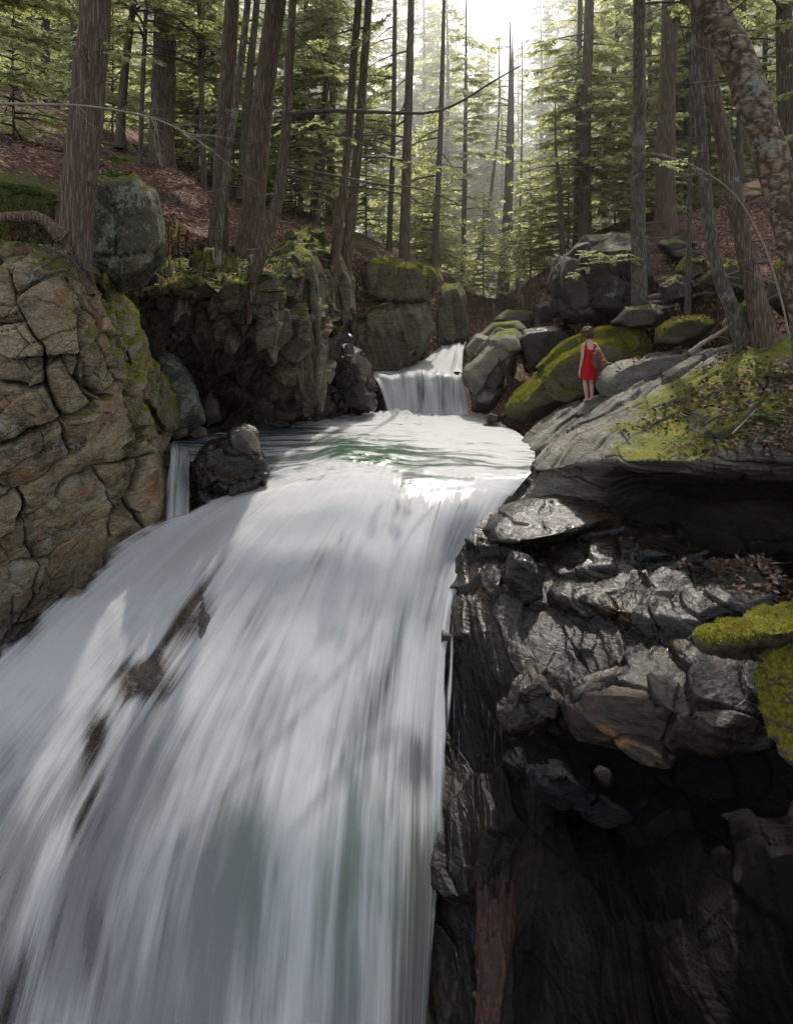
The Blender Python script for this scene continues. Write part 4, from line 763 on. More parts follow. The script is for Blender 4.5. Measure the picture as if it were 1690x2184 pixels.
rng = np.random.default_rng(5)
def unit(a): return a / (np.linalg.norm(a, axis=-1, keepdims=True) + 1e-9)
def leaves(mb, B, D, ll, lw, tint, m=0, tilt=.6):
    """diamond leaves: base points B, directions D, lengths ll"""
    n = len(B)
    if not n: return
    up = np.array((0, 0, 1.0)) + rng.normal(0, tilt, (n, 3)); S = unit(np.cross(D, up)); ll = np.broadcast_to(ll, (n,))[:, None]; lw = np.broadcast_to(lw, (n,))[:, None]
    V = np.stack([B, B + D * ll * .45 + S * lw, B + D * ll, B + D * ll * .45 - S * lw], 1).reshape(-1, 3)
    mb.add(V, np.arange(4 * n).reshape(n, 4), m, np.repeat(np.broadcast_to(tint, (n,)), 4))
def sticks(mb, A, B, w0, m=1, w1=None):
    """thin three-sided sticks from A to B"""
    A = np.atleast_2d(A); B = np.atleast_2d(B); n = len(A); d = unit(B - A); u = np.where(np.abs(d[:, 2:3]) > .9, np.array((1.0, 0, 0)), np.array((0, 0, 1.0)))
    S = unit(np.cross(d, u)); T = np.cross(d, S); w0 = np.broadcast_to(w0, (n,))[:, None]; w1 = w0 * .4 if w1 is None else np.broadcast_to(w1, (n,))[:, None]
    ring = [S, -.5 * S + .87 * T, -.5 * S - .87 * T]
    V = np.stack([A + ring[k] * w0 for k in range(3)] + [B + ring[k] * w1 for k in range(3)], 1).reshape(-1, 3); o = np.arange(n)[:, None] * 6
    Fq = np.concatenate([o + np.array([[0, 1, 4, 3]]), o + np.array([[1, 2, 5, 4]]), o + np.array([[2, 0, 3, 5]])]); mb.add(V, Fq, m, .3)

def spray(mb, path, r0, dens=1.0, ls=1.0, tw=.42, leaf=True, prune=False, m_leaf=0, m_wood=1, start=.12, droop=.18, tl_min=.14, flat=.6):
    """a limb along path with flat side twigs and needles"""
    path = np.asarray(path); n = len(path); L = np.linalg.norm(np.diff(path, axis=0), axis=1).sum()
    V, q = tube(path, r0 * np.linspace(1, .15 if leaf else .35, n), 5); mb.add(V, q, m_wood, .3)
    k = max(3, int(L * 9.5 * dens)); s = np.sort(rng.uniform(start, 1, k)); i = np.clip((s * (n - 1)).astype(int), 0, n - 2); f = (s * (n - 1) - i)[:, None]
    B = path[i] * (1 - f) + path[i + 1] * f; T = unit(path[i + 1] - path[i])
    side = np.where(np.arange(k) % 2, 1, -1) * rng.uniform(.6, 1.2, k)
    H = unit(np.cross(T, np.array((0, 0, 1.0)))); D = unit(T * rng.uniform(.35, .9, k)[:, None] + H * side[:, None] + np.array((0, 0, 1.0)) * rng.normal(-droop, .14, k)[:, None])
    tl = (tl_min + tw * min(L, 2.4) * .5 * (1 - s) ** .7) * rng.uniform(.6, 1.25, k)
    if prune:
        keep = ~sunny(B + D * tl[:, None] * .5); B, D, tl, T = B[keep], D[keep], tl[keep], T[keep]; k = len(B)
        if not k: return
    E = B + D * tl[:, None]; sticks(mb, B, E, .0045 * ls, m_wood)
    if not leaf:
        k2 = k * 2; j = rng.integers(0, k, k2); f2 = rng.uniform(.2, .9, k2)[:, None]; b2 = B[j] * (1 - f2) + E[j] * f2
        d2 = unit(D[j] + rng.normal(0, .7, (k2, 3))); sticks(mb, b2, b2 + d2 * tl[j][:, None] * rng.uniform(.2, .6, (k2, 1)), .0028 * ls, m_wood); return
    sp = .040 * ls; cnt = np.maximum(2, (tl / sp).astype(int)); j = np.repeat(np.arange(k), cnt * 2)
    first = np.repeat(np.cumsum(cnt * 2) - cnt * 2, cnt * 2); idx = np.arange(len(j)) - first
    f2 = ((idx // 2 + .5) / cnt[j]) + rng.normal(0, .04, len(j)); sg = np.where(idx % 2, 1.0, -1.0)
    b2 = B[j] + D[j] * (tl[j] * f2)[:, None]; H2 = unit(np.cross(D[j], np.array((0, 0, 1.0))))
    d2 = unit(D[j] * .75 + H2 * sg[:, None] * rng.uniform(.5, 1.1, len(j))[:, None] + rng.normal(0, .16, (len(j), 3)) + np.array((0, 0, -.10)))
    ln = .10 * ls * rng.uniform(.7, 1.35, len(j)) * (1.15 - .5 * np.clip(f2, 0, 1))
    tint = np.clip(rng.uniform(0, 1, k)[j] * .7 + rng.uniform(0, .3, len(j)), 0, 1)
    leaves(mb, b2, d2, ln, .0185 * ls * (1 + .12 * ls), tint, m_leaf, flat)

def limb_path(o, az, L, rise, droop, n=8, wob=.05):
    s = np.linspace(0, 1, n); d = np.array((math.cos(az), math.sin(az), 0)); p = np.asarray(o)[None] + (L * s)[:, None] * d
    p[:, 2] += L * (rise * s - droop * s * s); p += np.cumsum(rng.normal(0, wob * L / n, (n, 3)), 0) * np.minimum(1, s * 3)[:, None]; return p

def crown_variant(name, H, z0, Lmax, nb, ls, mats, dens=1.0, dead=.18, seed=0):
    global rng
    rng = np.random.default_rng(seed); mb = MB()
    for k in range(nb):
        t = (k + rng.uniform(0, 1)) / nb; z = z0 + (H - z0) * t; L = Lmax * (1 - t) ** .75 * rng.uniform(.65, 1.15) + .25
        if t < dead and rng.random() < .55: spray(mb, limb_path((0, 0, z), rng.uniform(0, 6.283), L * .7, .05, .1), .018, .6, ls, leaf=False)
        else: spray(mb, limb_path((0, 0, z), rng.uniform(0, 6.283), L, .18 - .1 * (1 - t), .3), .010 + .010 * L, dens, ls, tw=.46)
    return mb.mesh(name, mats)
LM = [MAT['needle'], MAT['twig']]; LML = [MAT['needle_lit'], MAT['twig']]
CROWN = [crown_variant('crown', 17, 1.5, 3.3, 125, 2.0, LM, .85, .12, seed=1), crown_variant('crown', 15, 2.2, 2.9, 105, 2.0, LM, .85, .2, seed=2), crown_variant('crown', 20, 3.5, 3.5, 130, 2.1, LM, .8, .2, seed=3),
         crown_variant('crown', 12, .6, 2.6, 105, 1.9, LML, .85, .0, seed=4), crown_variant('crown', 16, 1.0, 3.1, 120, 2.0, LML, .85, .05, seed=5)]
CROWN += [crown_variant('crown', 16, .6, 3.4, 130, 2.3, [MAT['needle_haze'], MAT['twig']], .8, .05, seed=8), crown_variant('crown', 19, 1.5, 3.4, 130, 2.3, [MAT['needle_haze'], MAT['twig']], .8, .1, seed=9)]
SAP = [crown_variant('crown', 4.2, .35, 1.5, 60, 1.25, LML, 1.0, .0, seed=6), crown_variant('crown', 2.6, .2, 1.1, 44, 1.0, LML, 1.0, .0, seed=7)]

def trunk_mesh(path, rad, sides, mat, seed, flare=.5, lobes=5, rough=.05, step=.12, flare_h=.45, twist=0.0):
    path = np.asarray(path); rad = np.asarray(rad); L = np.linalg.norm(np.diff(path, axis=0), axis=1).sum(); n = max(12, int(L / step))
    p = spline(path, n); r = np.maximum(spline(rad, n, .5), .004); s = np.linspace(0, L, n)
    V, q = tube(p, r, sides); cen = np.repeat(p, sides, 0); th = np.tile(np.arange(sides) * 2 * math.pi / sides, n); ss = np.repeat(s, sides)
    fl = flare * np.exp(-ss / flare_h) * (1 + .55 * np.cos(lobes * th + seed) + .25 * np.cos((lobes + 2) * th + 2 * seed))
    dv = V - cen; nz_ = fbm(V * np.array((7, 7, 1.2)), 3, seed) * rough * 2 + fbm(V * np.array((1.5, 1.5, .9)), 2, seed + 4) * .14
    V = cen + dv * (1 + fl + nz_)[:, None]
    return fast_mesh('trunk', V, q, [mat], True)

def hero(label, pts, D, bark='bark', sides=20, top=17.0, crown=None, group=None, name='hemlock_tree', flare=.45, cat='tree', lobes=5, seed=None, limbs=(), step=.10, rough=.05, roots=(), shade_limbs=()):
    """a tree measured on the photo: pts = (x, y, width) from foot to the last seen point; grows on to its top above"""
    pp = [P(x, y, D) for x, y, _ in pts]; rr = [wd / 2 / F * D for _, _, wd in pts]
    last = unit(pp[-1] - pp[-2]); z_end = pp[0][2] + top; ext = z_end - pp[-1][2]
    if ext > 1:
        dirv = unit(last * .7 + np.array((0, 0, .5))); pp += [pp[-1] + dirv * ext * .35 / max(.5, dirv[2]), ]; pp += [np.array((pp[-1][0], pp[-1][1], z_end))]; rr += [rr[-1] * .68, .02]
    if D >= 24: top = min(top, 13.5); z_end = pp[0][2] + top; pp[-1] = np.array((pp[-1][0], pp[-1][1], max(z_end, pp[-2][2] + .3)))
    pp[0] = pp[0] + np.array((0, 0, -.45))
    seed = seed or int(abs(pts[0][0]) + pts[0][1]); base = pp[0]
    root = tag(empty(name, base), label, cat, group)
    pl = np.array(pp) - base
    link('trunk', trunk_mesh(pl, rr, sides, MAT[bark], seed, flare, lobes, rough, step), root)
    global rng
    rng = np.random.default_rng(seed); mb = MB(); path = spline(np.array(pp), 60)
    for (pts_r, r0) in roots:
        rp_ = spline(np.array([P(*q) for q in pts_r]), 26); Vr, qr = tube(rp_ - base, r0 * np.linspace(1, .25, 26), 10); Vr = Vr + fbm(Vr * 3, 3, seed)[:, None] * .05
        link('root', fast_mesh('root', Vr, qr, [MAT[bark]], True), root)
    for (z0_, z1_, az0, az1, nb, L0) in shade_limbs:      # unseen limbs added over the gorge to shade the lower fall and rocks
        for k in range(nb):
            z = rng.uniform(z0_, z1_); i = int(np.argmin(np.abs(path[:, 2] - z)))
            lp = limb_path(path[i], R(rng.uniform(az0, az1)), L0 * rng.uniform(.6, 1.1), .12, .22)
            if sunny(lp[3:]).mean() > .45: continue
            spray(mb, lp, .035, 1.5, 1.9, tw=.6, prune=True)
    if crown:
        z0, nb, Lm, ls, kind = crown; nb = int(nb * (1.5 if D < 22 else 2.0)); ls *= 1.25 if D < 22 else 1.45
        for k in range(nb):
            t = (k + rng.random()) / nb; z = z0 + (z_end - z0) * t; i = int(np.argmin(np.abs(path[:, 2] - z))); L = Lm * (1 - t) ** .7 * rng.uniform(.6, 1.15) + .25
            lp = limb_path(path[i], rng.uniform(0, 6.283), L, .12, .28)
            if sunny(lp[3:]).mean() > .45: continue
            spray(mb, lp, .012 + .010 * L, .9, ls, leaf=not (t < .15 and rng.random() < .5), prune=True)
    for (pts_l, r0, dens, ls, leaf) in limbs:
        lp = spline(np.array([P(*q) for q in pts_l]), 14); spray(mb, lp, r0, dens, ls, leaf=leaf, prune=False, droop=.1)
    if D < 22:      # broken lower twigs and stubs
        for k in range(16):
            i = int(rng.integers(6, 40)); az = rng.uniform(0, 6.283); l = rng.uniform(.12, .9); rr_ = np.interp(i, np.linspace(0, 59, len(rr)), rr); o_ = path[i] + .8 * rr_ * np.array((math.cos(az), math.sin(az), 0))
            if path[i][2] - base[2] > 1.2: sticks(mb, o_, o_ + np.array((math.cos(az) * l, math.sin(az) * l, rng.uniform(-.15, .25) * l)), .010 + .008 * l)
    if mb.n:
        me = mb.mesh('crown', LML if crown and crown[4] else LM); n = len(me.vertices); co = np.empty(n * 3, np.float32); me.vertices.foreach_get('co', co)
        me.vertices.foreach_set('co', (co.reshape(-1, 3) - base.astype(np.float32)).ravel()); me.update(); link('crown', me, root)
    return root

# ---- left bank
hero('stout leaning hemlock trunk standing on the tan cliff at far left', [(152,556,84),(161,470,74),(178,300,70),(192,150,66),(204,0,62)], 9.85, sides=40, top=16, crown=(8.5, 34, 3.2, 1.0, 0), flare=.42, step=.05, rough=.07, shade_limbs=[(8, 11, -60, 60, 24, 4.5)], roots=[([(140,505,9.2),(95,472,9.1),(40,462,9.0),(-40,470,8.9),(-120,500,8.8)], .11), ([(150,535,9.1),(120,548,8.9),(90,570,8.7)], .06), ([(165,545,9.1),(185,570,9.2),(200,610,9.6)], .06)],
     limbs=[([(205,110,9.3),(240,105,9.2),(300,118,9.0),(330,128,8.9)], .012, 1.2, .6, True)])
hero('thick straight dark hemlock trunk high on the left slope', [(348,352,62),(345,300,52),(350,150,48),(352,0,46)], 21.0, top=17, crown=(13.5, 40, 3.4, 1.2, 0), sides=24)
hero('dark hemlock trunk behind the thin crossing one, left of the thickest middle trunk', [(462,528,46),(470,430,38),(480,250,34),(495,0,30)], 17.4, top=17, crown=(9.5, 36, 3.2, 1.1, 0), sides=24, shade_limbs=[(9, 13, -70, 40, 22, 5.0)])
hero('slim grey trunk that crosses in front of the dark hemlock on the litter slope', [(462,575,14),(470,470,15),(484,350,16),(505,200,15),(528,0,14)], 15.6, bark='bark_grey', top=14, crown=(9.0, 16, 2.2, 1.1, 0), flare=.2)
hero('thickest hemlock trunk of the middle left, leaning right over the litter', [(530,545,60),(540,440,50),(556,250,46),(588,0,42)], 17.0, top=18, crown=(10.0, 40, 3.4, 1.1, 0), sides=28, flare=.35, step=.07, shade_limbs=[(9, 13, -60, 50, 34, 5.0)])
hero('curved thin trunk growing from the cliff edge and sweeping right over the gorge', [(531,640,7),(537,618,19),(552,560,26),(588,450,24),(608,300,21),(616,150,19),(624,0,17)], 13.6, bark='bark', top=15, flare=.15, crown=(8.0, 22, 2.8, 1.0, 0), sides=20, shade_limbs=[(8.5, 12, -70, 50, 12, 4.5)],
     limbs=[([(616,243,13.2),(700,236,13.4),(820,240,13.8),(920,240,14.3),(985,215,14.7),(1040,180,15),(1110,140,15.3)], .046, .55, 1.0, False),
            ([(612,355,13.2),(700,372,13.4),(800,392,13.6),(905,405,14),(985,440,14.5)], .034, .7, .9, False),
            ([(612,372,13.2),(720,395,13.0),(840,410,13.0),(930,450,13.3)], .028, .8, .9, False),
            ([(614,290,13.2),(680,282,13.6),(760,302,14),(850,345,14.5),(940,360,15)], .020, .6, .9, True),
            ([(620,60,13.2),(700,130,13.4),(760,90,14),(830,30,14.5)], .020, .7, 1.0, True)])
hero('bare leaning trunk, left one of the pair above the upright slabs', [(702,622,26),(712,560,21),(738,350,18),(752,150,16),(764,0,15)], 18.2, top=17, crown=(7.0, 34, 2.9, 1.2, 0),
     limbs=[([(745,300,18.2),(700,260,17.5),(640,262,17),(600,280,16.6)], .02, .6, 1.1, True)])
hero('bare leaning trunk, right one of the pair above the upright slabs', [(734,575,30),(742,520,24),(760,350,20),(775,150,18),(786,0,16)], 19.5, top=18, crown=(7.5, 36, 3.0, 1.2, 0))
hero('dark straight trunk behind the mossy square block', [(860,562,26),(864,450,21),(868,300,19),(874,100,16),(876,0,14)], 24, top=19, crown=(5.0, 46, 2.9, 1.3, 1))
hero('thin dark trunk just left of the one behind the mossy square block', [(828,560,14),(832,450,12),(838,300,11),(842,0,9)], 25, bark='bark_far', top=17, crown=(5.5, 36, 2.5, 1.3, 1))
hero('thin trunk to the right of the mossy square block', [(926,575,15),(930,480,13),(938,300,11),(944,100,9)], 26, bark='bark_far', top=15, crown=(5.0, 34, 2.4, 1.3, 1))
for lab, pts, D, tp in [
    ('slim trunk just left of the thick dark one on the left slope', [(300,330,11),(302,240,10),(308,100,9),(312,0,8)], 20, 12),
    ('slim leaning trunk behind the foreground trunk on the upper left slope', [(255,285,22),(262,200,18),(275,80,15),(285,0,13)], 21, 14),
    ('thin trunk between the thick dark one and the dark hemlock, nearer of two', [(437,400,14),(432,300,12),(428,150,11),(425,0,10)], 21, 15),
    ('thin trunk between the thick dark one and the dark hemlock, farther of two', [(418,372,11),(420,250,10),(428,100,8),(432,0,8)], 26, 16),
    ('upright trunk seen through the gap left of the thickest middle trunk', [(515,395,20),(522,280,18),(536,120,16),(548,0,14)], 22, 16),
    ('straight trunk right of the curved thin one, dark against the bright sky', [(665,500,17),(672,400,15),(690,250,13),(700,100,11),(706,0,10)], 25, 17),
    ('dark pole trunk left of the leaning pair', [(640,470,12),(642,350,11),(648,200,10),(652,0,9)], 27, 17),
    ('pole trunk rising from the ledge between leaning pair and mossy block', [(700,500,20),(704,400,17),(708,250,15),(712,100,13)], 28, 18),
    ('forked-looking thin trunk behind the left one of the leaning pair', [(672,490,13),(684,380,12),(696,260,11),(690,120,9)], 24, 16),
    ('pale slim trunk at the left edge on the hill', [(150,200,16),(155,120,14),(160,0,12)], 24, 12),
    ('far trunk at the upper left corner', [(60,215,15),(62,100,13),(66,0,11)], 27, 13)]:
    hero(lab, pts, D, bark='bark_far', sides=12, top=tp, crown=(pts[0][1] * 0 + (661 - pts[0][1]) / F * D + 3.0, 34, 2.6, 1.4, 0), step=.2)
# ---- middle distance, up the stream
for lab, pts, D in [
    ('leaning dark trunk, left one of the close pair up the stream', [(1062,655,18),(1070,560,15),(1078,450,13),(1084,300,11)], 33),
    ('leaning dark trunk, right one of the close pair up the stream', [(1076,660,17),(1080,580,14),(1086,480,12),(1090,330,10)], 34),
    ('thin slanting trunk up the stream right of the jointed block', [(1005,640,10),(1018,560,9),(1034,480,8),(1050,380,7)], 36),
    ('dark trunk up the stream directly behind the jointed block', [(985,620,13),(988,520,11),(990,400,10),(992,250,8)], 32),
    ('slim trunk up the stream between the pair and the huge boulder', [(1102,645,8),(1104,560,7),(1107,480,6),(1110,380,5)], 36),
    ('straight bare pole beside the huge dark boulder', [(1200,545,13),(1196,470,11),(1190,380,9),(1186,340,6)], 25)]:
    bare = 'bare pole' in lab
    hero(lab, pts, D, bark='bark_far', sides=12, top=5.5 if bare else 16, crown=None if bare else (4.5, 40, 2.5, 1.5, 1), step=.2,
         limbs=[([(1188,400,25),(1150,380,25),(1105,395,25)], .014, .8, 1.2, False), ([(1187,360,25),(1230,350,25),(1270,365,25)], .014, .8, 1.2, False), ([(1192,440,25),(1160,450,25),(1130,470,25)], .012, .8, 1.2, False)] if bare else ())
# ---- hemlock boughs hanging into the top of the view
for lab, foot, D, bl in [
  ('hemlock at the left edge whose green boughs fill the upper left corner', [(-260,330,60),(-250,150,54),(-240,0,50)], 12.0, [(-240,-60,12,200,40,11.5),(-240,60,12,260,120,11),(-240,0,12,330,60,12.5),(-240,150,12,120,190,11),(-240,-120,12,120,-10,11),(-240,40,12,60,100,10.5),(-240,90,12,180,170,12.8),(-240,-40,12,380,10,13)]),
  ('hemlock beyond the right edge whose dark boughs hang beside the birch', [(1960,420,60),(1940,150,54),(1930,-50,50)], 14.0, [(1930,100,14,1700,130,13.5),(1930,180,14,1640,210,13.6),(1930,40,14,1620,60,14),(1930,260,14,1660,300,14),(1930,330,14,1690,380,13.8)])]:
    hero(lab, foot, D, top=15, sides=16, step=.2, crown=None, limbs=[([(a, b, c), ((a * 2 + d) / 3, (b * 2 + e) / 3 - 25, c), ((a + 2 * d) / 3, (b + 2 * e) / 3 - 15, (c + f) / 2), (d, e, f)], .03, 1.7, 1.15, True) for (a, b, c, d, e, f) in bl])
# ---- right bank
hero('straight dark hemlock rising from behind the huge boulder, the thicker of two', [(1246,520,30),(1246,420,25),(1248,250,22),(1256,0,19)], 25.5, top=19, crown=(4.2, 50, 3.1, 1.3, 1),
     limbs=[([(1250,330,25.5),(1180,335,24.5),(1100,345,24),(1020,330,23.5)], .03, .8, 1.2, True), ([(1250,300,25.5),(1320,280,24),(1400,265,23),(1470,240,22)], .03, .8, 1.2, True)])
hero('straight dark hemlock rising from behind the huge boulder, the thinner of two', [(1229,515,17),(1229,420,14),(1232,250,12),(1236,0,10)], 27, bark='bark_far', top=17, crown=(4.5, 36, 2.6, 1.4, 1))
hero('lichen-grey trunk in front of the huge boulder with roots over the rock', [(1366,652,44),(1362,590,32),(1360,450,30),(1362,250,27),(1362,0,24)], 18.0, bark='bark_grey', top=17, crown=(7.5, 34, 3.0, 1.2, 0), sides=24, flare=.5, shade_limbs=[(10, 14, 150, 225, 8, 5.0), (9, 12, 225, 290, 26, 5.0)], roots=[([(1375,640,17.9),(1420,628,17.6),(1470,612,17.4),(1530,598,17.2)], .09), ([(1375,648,17.8),(1430,642,17.4),(1490,628,17.1),(1545,618,16.9)], .07), ([(1372,645,17.8),(1410,655,17.2),(1450,650,17.0)], .06)],
     limbs=[([(1360,330,18),(1420,345,17.4),(1480,330,17),(1540,335,16.6)], .02, .8, 1.1, True), ([(1358,560,18),(1320,545,17.4),(1270,560,17),(1215,590,16.6)], .014, 1.2, .9, True), ([(1358,520,18),(1330,540,17.5),(1280,545,17.1),(1240,535,16.8)], .012, 1.2, .9, True)])
hero('great straight hemlock on the right slope', [(1420,500,56),(1418,420,42),(1420,250,36),(1428,0,32)], 21.5, top=19, crown=(8.5, 40, 3.3, 1.2, 0), sides=24, flare=.4)
hero('slim leaning trunk behind the straight hemlocks on the right', [(1282,440,15),(1290,350,14),(1302,220,12),(1320,0,10)], 30, bark='bark_far', top=16, crown=(6.5, 34, 2.6, 1.5, 1))
hero('smooth pale trunk curving out to the right at its foot', [(1596,728,40),(1562,668,32),(1530,580,27),(1508,450,25),(1492,250,23),(1484,60,21),(1480,0,20)], 12.6, bark='bark_grey', top=14, crown=(10.5, 12, 2.4, 1.0, 0), sides=28, flare=.5, step=.06)
hero('rough dark trunk leaning left between the pale curved one and the birch', [(1645,712,56),(1612,640,40),(1585,520,36),(1560,400,34),(1530,250,31),(1500,90,28),(1486,0,26)], 12.0, bark='bark', top=14, crown=(9.0, 14, 2.6, 1.0, 0), sides=28, flare=.4, step=.06, rough=.09, shade_limbs=[(9.5, 12, 110, 190, 16, 5.0)])
hero('big yellow birch leaning in from the upper right corner', [(1740,700,84),(1706,560,76),(1668,420,70),(1624,270,68),(1570,120,68),(1500,0,66),(1440,-90,62)], 8.0, bark='birch', name='birch_tree', top=11, crown=(7.0, 16, 2.6, .9, 0), sides=40, flare=.1, step=.05, rough=.05, shade_limbs=[(7.0, 10, 60, 180, 46, 4.5)])
for lab, pts, D in [
    ('dark trunk at the right edge behind the birch', [(1685,460,40),(1678,300,36),(1672,100,34),(1670,0,32)], 15),
    ('thin dark trunk standing among litter beside the pale curved trunk', [(1466,640,12),(1468,500,11),(1470,380,9)], 16.5),
    ('pole trunk between the great hemlock and the pale curved trunk', [(1462,450,13),(1464,350,12),(1462,200,11),(1464,0,9)], 27),
    ('dark trunk seen between the pale curved trunk and the rough leaning one', [(1575,420,16),(1576,300,15),(1580,120,13),(1584,0,12)], 24),
    ('reddish trunk low behind the pale curved one', [(1508,445,20),(1506,380,18),(1505,250,16),(1508,100,13)], 30),
    ('thin pole left of the great hemlock', [(1392,490,11),(1390,380,10),(1386,250,9),(1384,100,8)], 28)]:
    hero(lab, pts, D, bark='bark_far', sides=12, top=6 if 'litter' in lab else 17, crown=None if 'litter' in lab else ((661 - pts[0][1]) / F * D + 4, 36, 2.8, 1.3, 1), step=.2)
# ---- the rest of the forest: trees nothing tells apart
far_trunk = [trunk_mesh([(0, 0, -.3), (.05, 0, h * .3), (-.05, .1, h * .65), (.05, 0, h)], [r0, r0 * .85, r0 * .55, .015], 9, MAT['bark_far'], 7 + i, .3, 5, .03, .5) for i, (h, r0) in enumerate([(17, .17), (15, .13), (20, .2), (12, .1), (16, .15), (16, .14), (19, .15)])]
rs = random.Random(12); made = {}; used = []
for i in range(1500):
    D = 26 + 30 * rs.random() ** 1.1 if rs.random() < .45 else 58 + 34 * rs.random(); px = rs.uniform(-150, 1850); x = (px - CX) / F * D
    if len(used) >= 120: break
    if inside(GORGE, np.array([[x, D]]))[0] or (D < 31 and 930 < px < 1130): continue
    if any(math.hypot(x - a, D - b) < 2.3 for a, b in used): continue
    if abs(px - 1015) < 22 and D < 48: continue
    zt = float(ground_z([[x, D]])[0]); hh = np.linspace(2.5, 17, 12); ok = True
    for e_, part in ((2.0, hh[:4]), (1.6, hh[4:8]), (.8, hh[8:])):
        ok = ok and not sunny(np.stack([np.full(len(part), x), np.full(len(part), D), zt + part], 1), 1.0, e_).any()
    if not ok: continue
    if px > 640 and D < 44 and rs.random() < .45: continue
    used.append((x, D)); z = float(ground_z([[x, D]])[0]); k = rs.choice([0, 1, 2, 3, 4]) if px < 700 else rs.choice([0, 2, 3, 4, 4, 3])
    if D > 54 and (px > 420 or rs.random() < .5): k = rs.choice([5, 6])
    side = 'left' if px < 640 else ('middle' if px < 1130 else 'right')
    lab = {'left': 'slim forest tree far back on the left slope, one among many', 'middle': 'slim sunlit forest tree far up the valley, one among many', 'right': 'slim forest tree far back on the right slope, one among many'}[side]
    t = tag(empty('forest_tree', (x, D, z), rs.uniform(0, 6.28)), lab, 'tree', {'left': 'far trees on the left slope', 'middle': 'far trees up the valley', 'right': 'far trees on the right slope'}[side])
    sc = rs.uniform(.85, 1.2) * (.78 if D < 50 else (1.45 if 975 < px < 1075 else rs.uniform(1.35, 1.8))); t.scale = (sc, sc, sc)
    for nm, me in (('trunk', far_trunk[k]), ('crown', CROWN[k])): link(nm, me, t)
sap_trunk = [trunk_mesh([(0, 0, -.1), (.02, 0, h * .5), (0, 0, h)], [r0, r0 * .6, .006], 7, MAT['bark_far'], 3, .2, 4, .02, .3) for h, r0 in ((4.2, .03), (2.6, .02))]
for (px, py, D, k, sc, lab) in [(1030,600,30,0,1.1,'young light green hemlock at the head of the stream, left of the dark trunk pair'), (1130,610,29,0,1.2,'bright young hemlock growing beside the huge dark boulder'), (1100,590,38,0,1.5,'tall sunlit sapling up the stream behind the dark trunk pair'),
      (970,575,33,1,1.4,'small feathery hemlock above the jointed block'), (1160,580,33,0,1.3,'sapling filling the gap behind the left side of the huge boulder'), (900,560,30,0,1.3,'pale young hemlock behind the mossy square block'), (620,455,26,0,1.2,'young hemlock on the ledge left of the leaning pair'),
      (780,520,26,0,1.2,'young hemlock between the leaning pair and the mossy block'), (560,420,27,1,1.6,'small hemlock behind the thickest middle trunk'), (1310,440,30,0,1.3,'young hemlock behind the huge boulder top'), (1560,410,30,0,1.2,'young hemlock on the skyline of the right slope'), (240,270,24,0,1.2,'young hemlock on the skyline of the left slope'), (30,300,15,1,1.2,'small hemlock at the left edge of the picture')]:
    x, y = (px - CX) / F * D, D; z = float(ground_z([[x, y]])[0])
    t = tag(empty('hemlock_sapling', (x, y, z), rs.uniform(0, 6)), lab, 'sapling'); t.scale = (sc, sc, sc)
    link('trunk', sap_trunk[k], t); link('crown', SAP[k], t)

# young growth under the tall trees: a pale green veil between the trunks
spots = []; rs = random.Random(31)
for i in range(400):
    if len(spots) >= 46: break
    D = rs.uniform(23, 46); px = rs.choice([rs.uniform(560, 1180), rs.uniform(560, 1180), rs.uniform(1180, 1650), rs.uniform(150, 560)]); x = (px - CX) / F * D
    if inside(GORGE, np.array([[x, D]]))[0] or (930 < px < 1030 and D < 33) or any(math.hypot(x - a, D - b) < 1.5 for a, b in spots): continue
    z = float(ground_z([[x, D]])[0])
    if sunny(np.array([[x, D, z + 1.5], [x, D, z + 3.5]]), 1.0, .8).any(): continue
    spots.append((x, D)); k = rs.choice([0, 0, 1]); sc = rs.uniform(1.0, 1.9)
    zone = 'left slope' if px < 560 else ('valley head' if px < 1180 else 'right slope')
    t = tag(empty('hemlock_sapling', (x, D, z), rs.uniform(0, 6.28)), {'left slope': 'pale young hemlock among the trunks of the left slope, one of several', 'valley head': 'pale young hemlock among the trunks at the head of the valley, one of many', 'right slope': 'pale young hemlock among the trunks of the right slope, one of several'}[zone], 'sapling', 'young hemlocks of the ' + zone)
    t.scale = (sc, sc, sc); link('trunk', sap_trunk[k], t); link('crown', SAP[k], t)
# ------------------------------------------------------------------ the person on the slab
def skin_obj(name, verts, edges, mat, parent, sub=2, root=0):
    me = bpy.data.meshes.new(name); me.from_pydata([v[:3] for v in verts], edges, []); me.materials.append(mat)
    o = link(name, me, parent); md = o.modifiers.new('Skin', 'SKIN'); md.use_smooth_shade = True
    for i, v in enumerate(verts):
        r = v[3:] if len(v) > 4 else (v[3], v[3]); me.skin_vertices[0].data[i].radius = r; me.skin_vertices[0].data[i].use_root = (i == root)
    s_ = o.modifiers.new('Subdivision', 'SUBSURF'); s_.levels = s_.render_levels = sub; return o
MAT['skin'] = plain_mat('skin', (.62, .39, .30), .55, .06, 40, .03)
MAT['hair'] = plain_mat('curly_brown_hair', (.085, .048, .026), .6, .6, 45, .8)
MAT['dress'] = plain_mat('red_dress', (.52, .006, .016), .85, .22, 14, .5)
MAT['leather'] = plain_mat('orange_brown_leather', (.22, .07, .028), .6, .35, 40, .2)
MAT['blue'] = plain_mat('blue_webbing', (.06, .07, .17), .8, .3, 40, .1)
MAT['fur'] = plain_mat('grey_fluffy_cloth', (.30, .23, .20), .95, .5, 60, .8)
MAT['eye'] = plain_mat('dark_eye', (.03, .02, .015), .3, .1); MAT['lip'] = plain_mat('lips', (.45, .16, .14), .5, .1)
FOOT = P(1254, 858, 15.3)
per = tag(empty('person', FOOT, R(8)), 'person in a short red dress seen from behind, one hand resting on the grey boulder', 'person')
bv, be = [], []
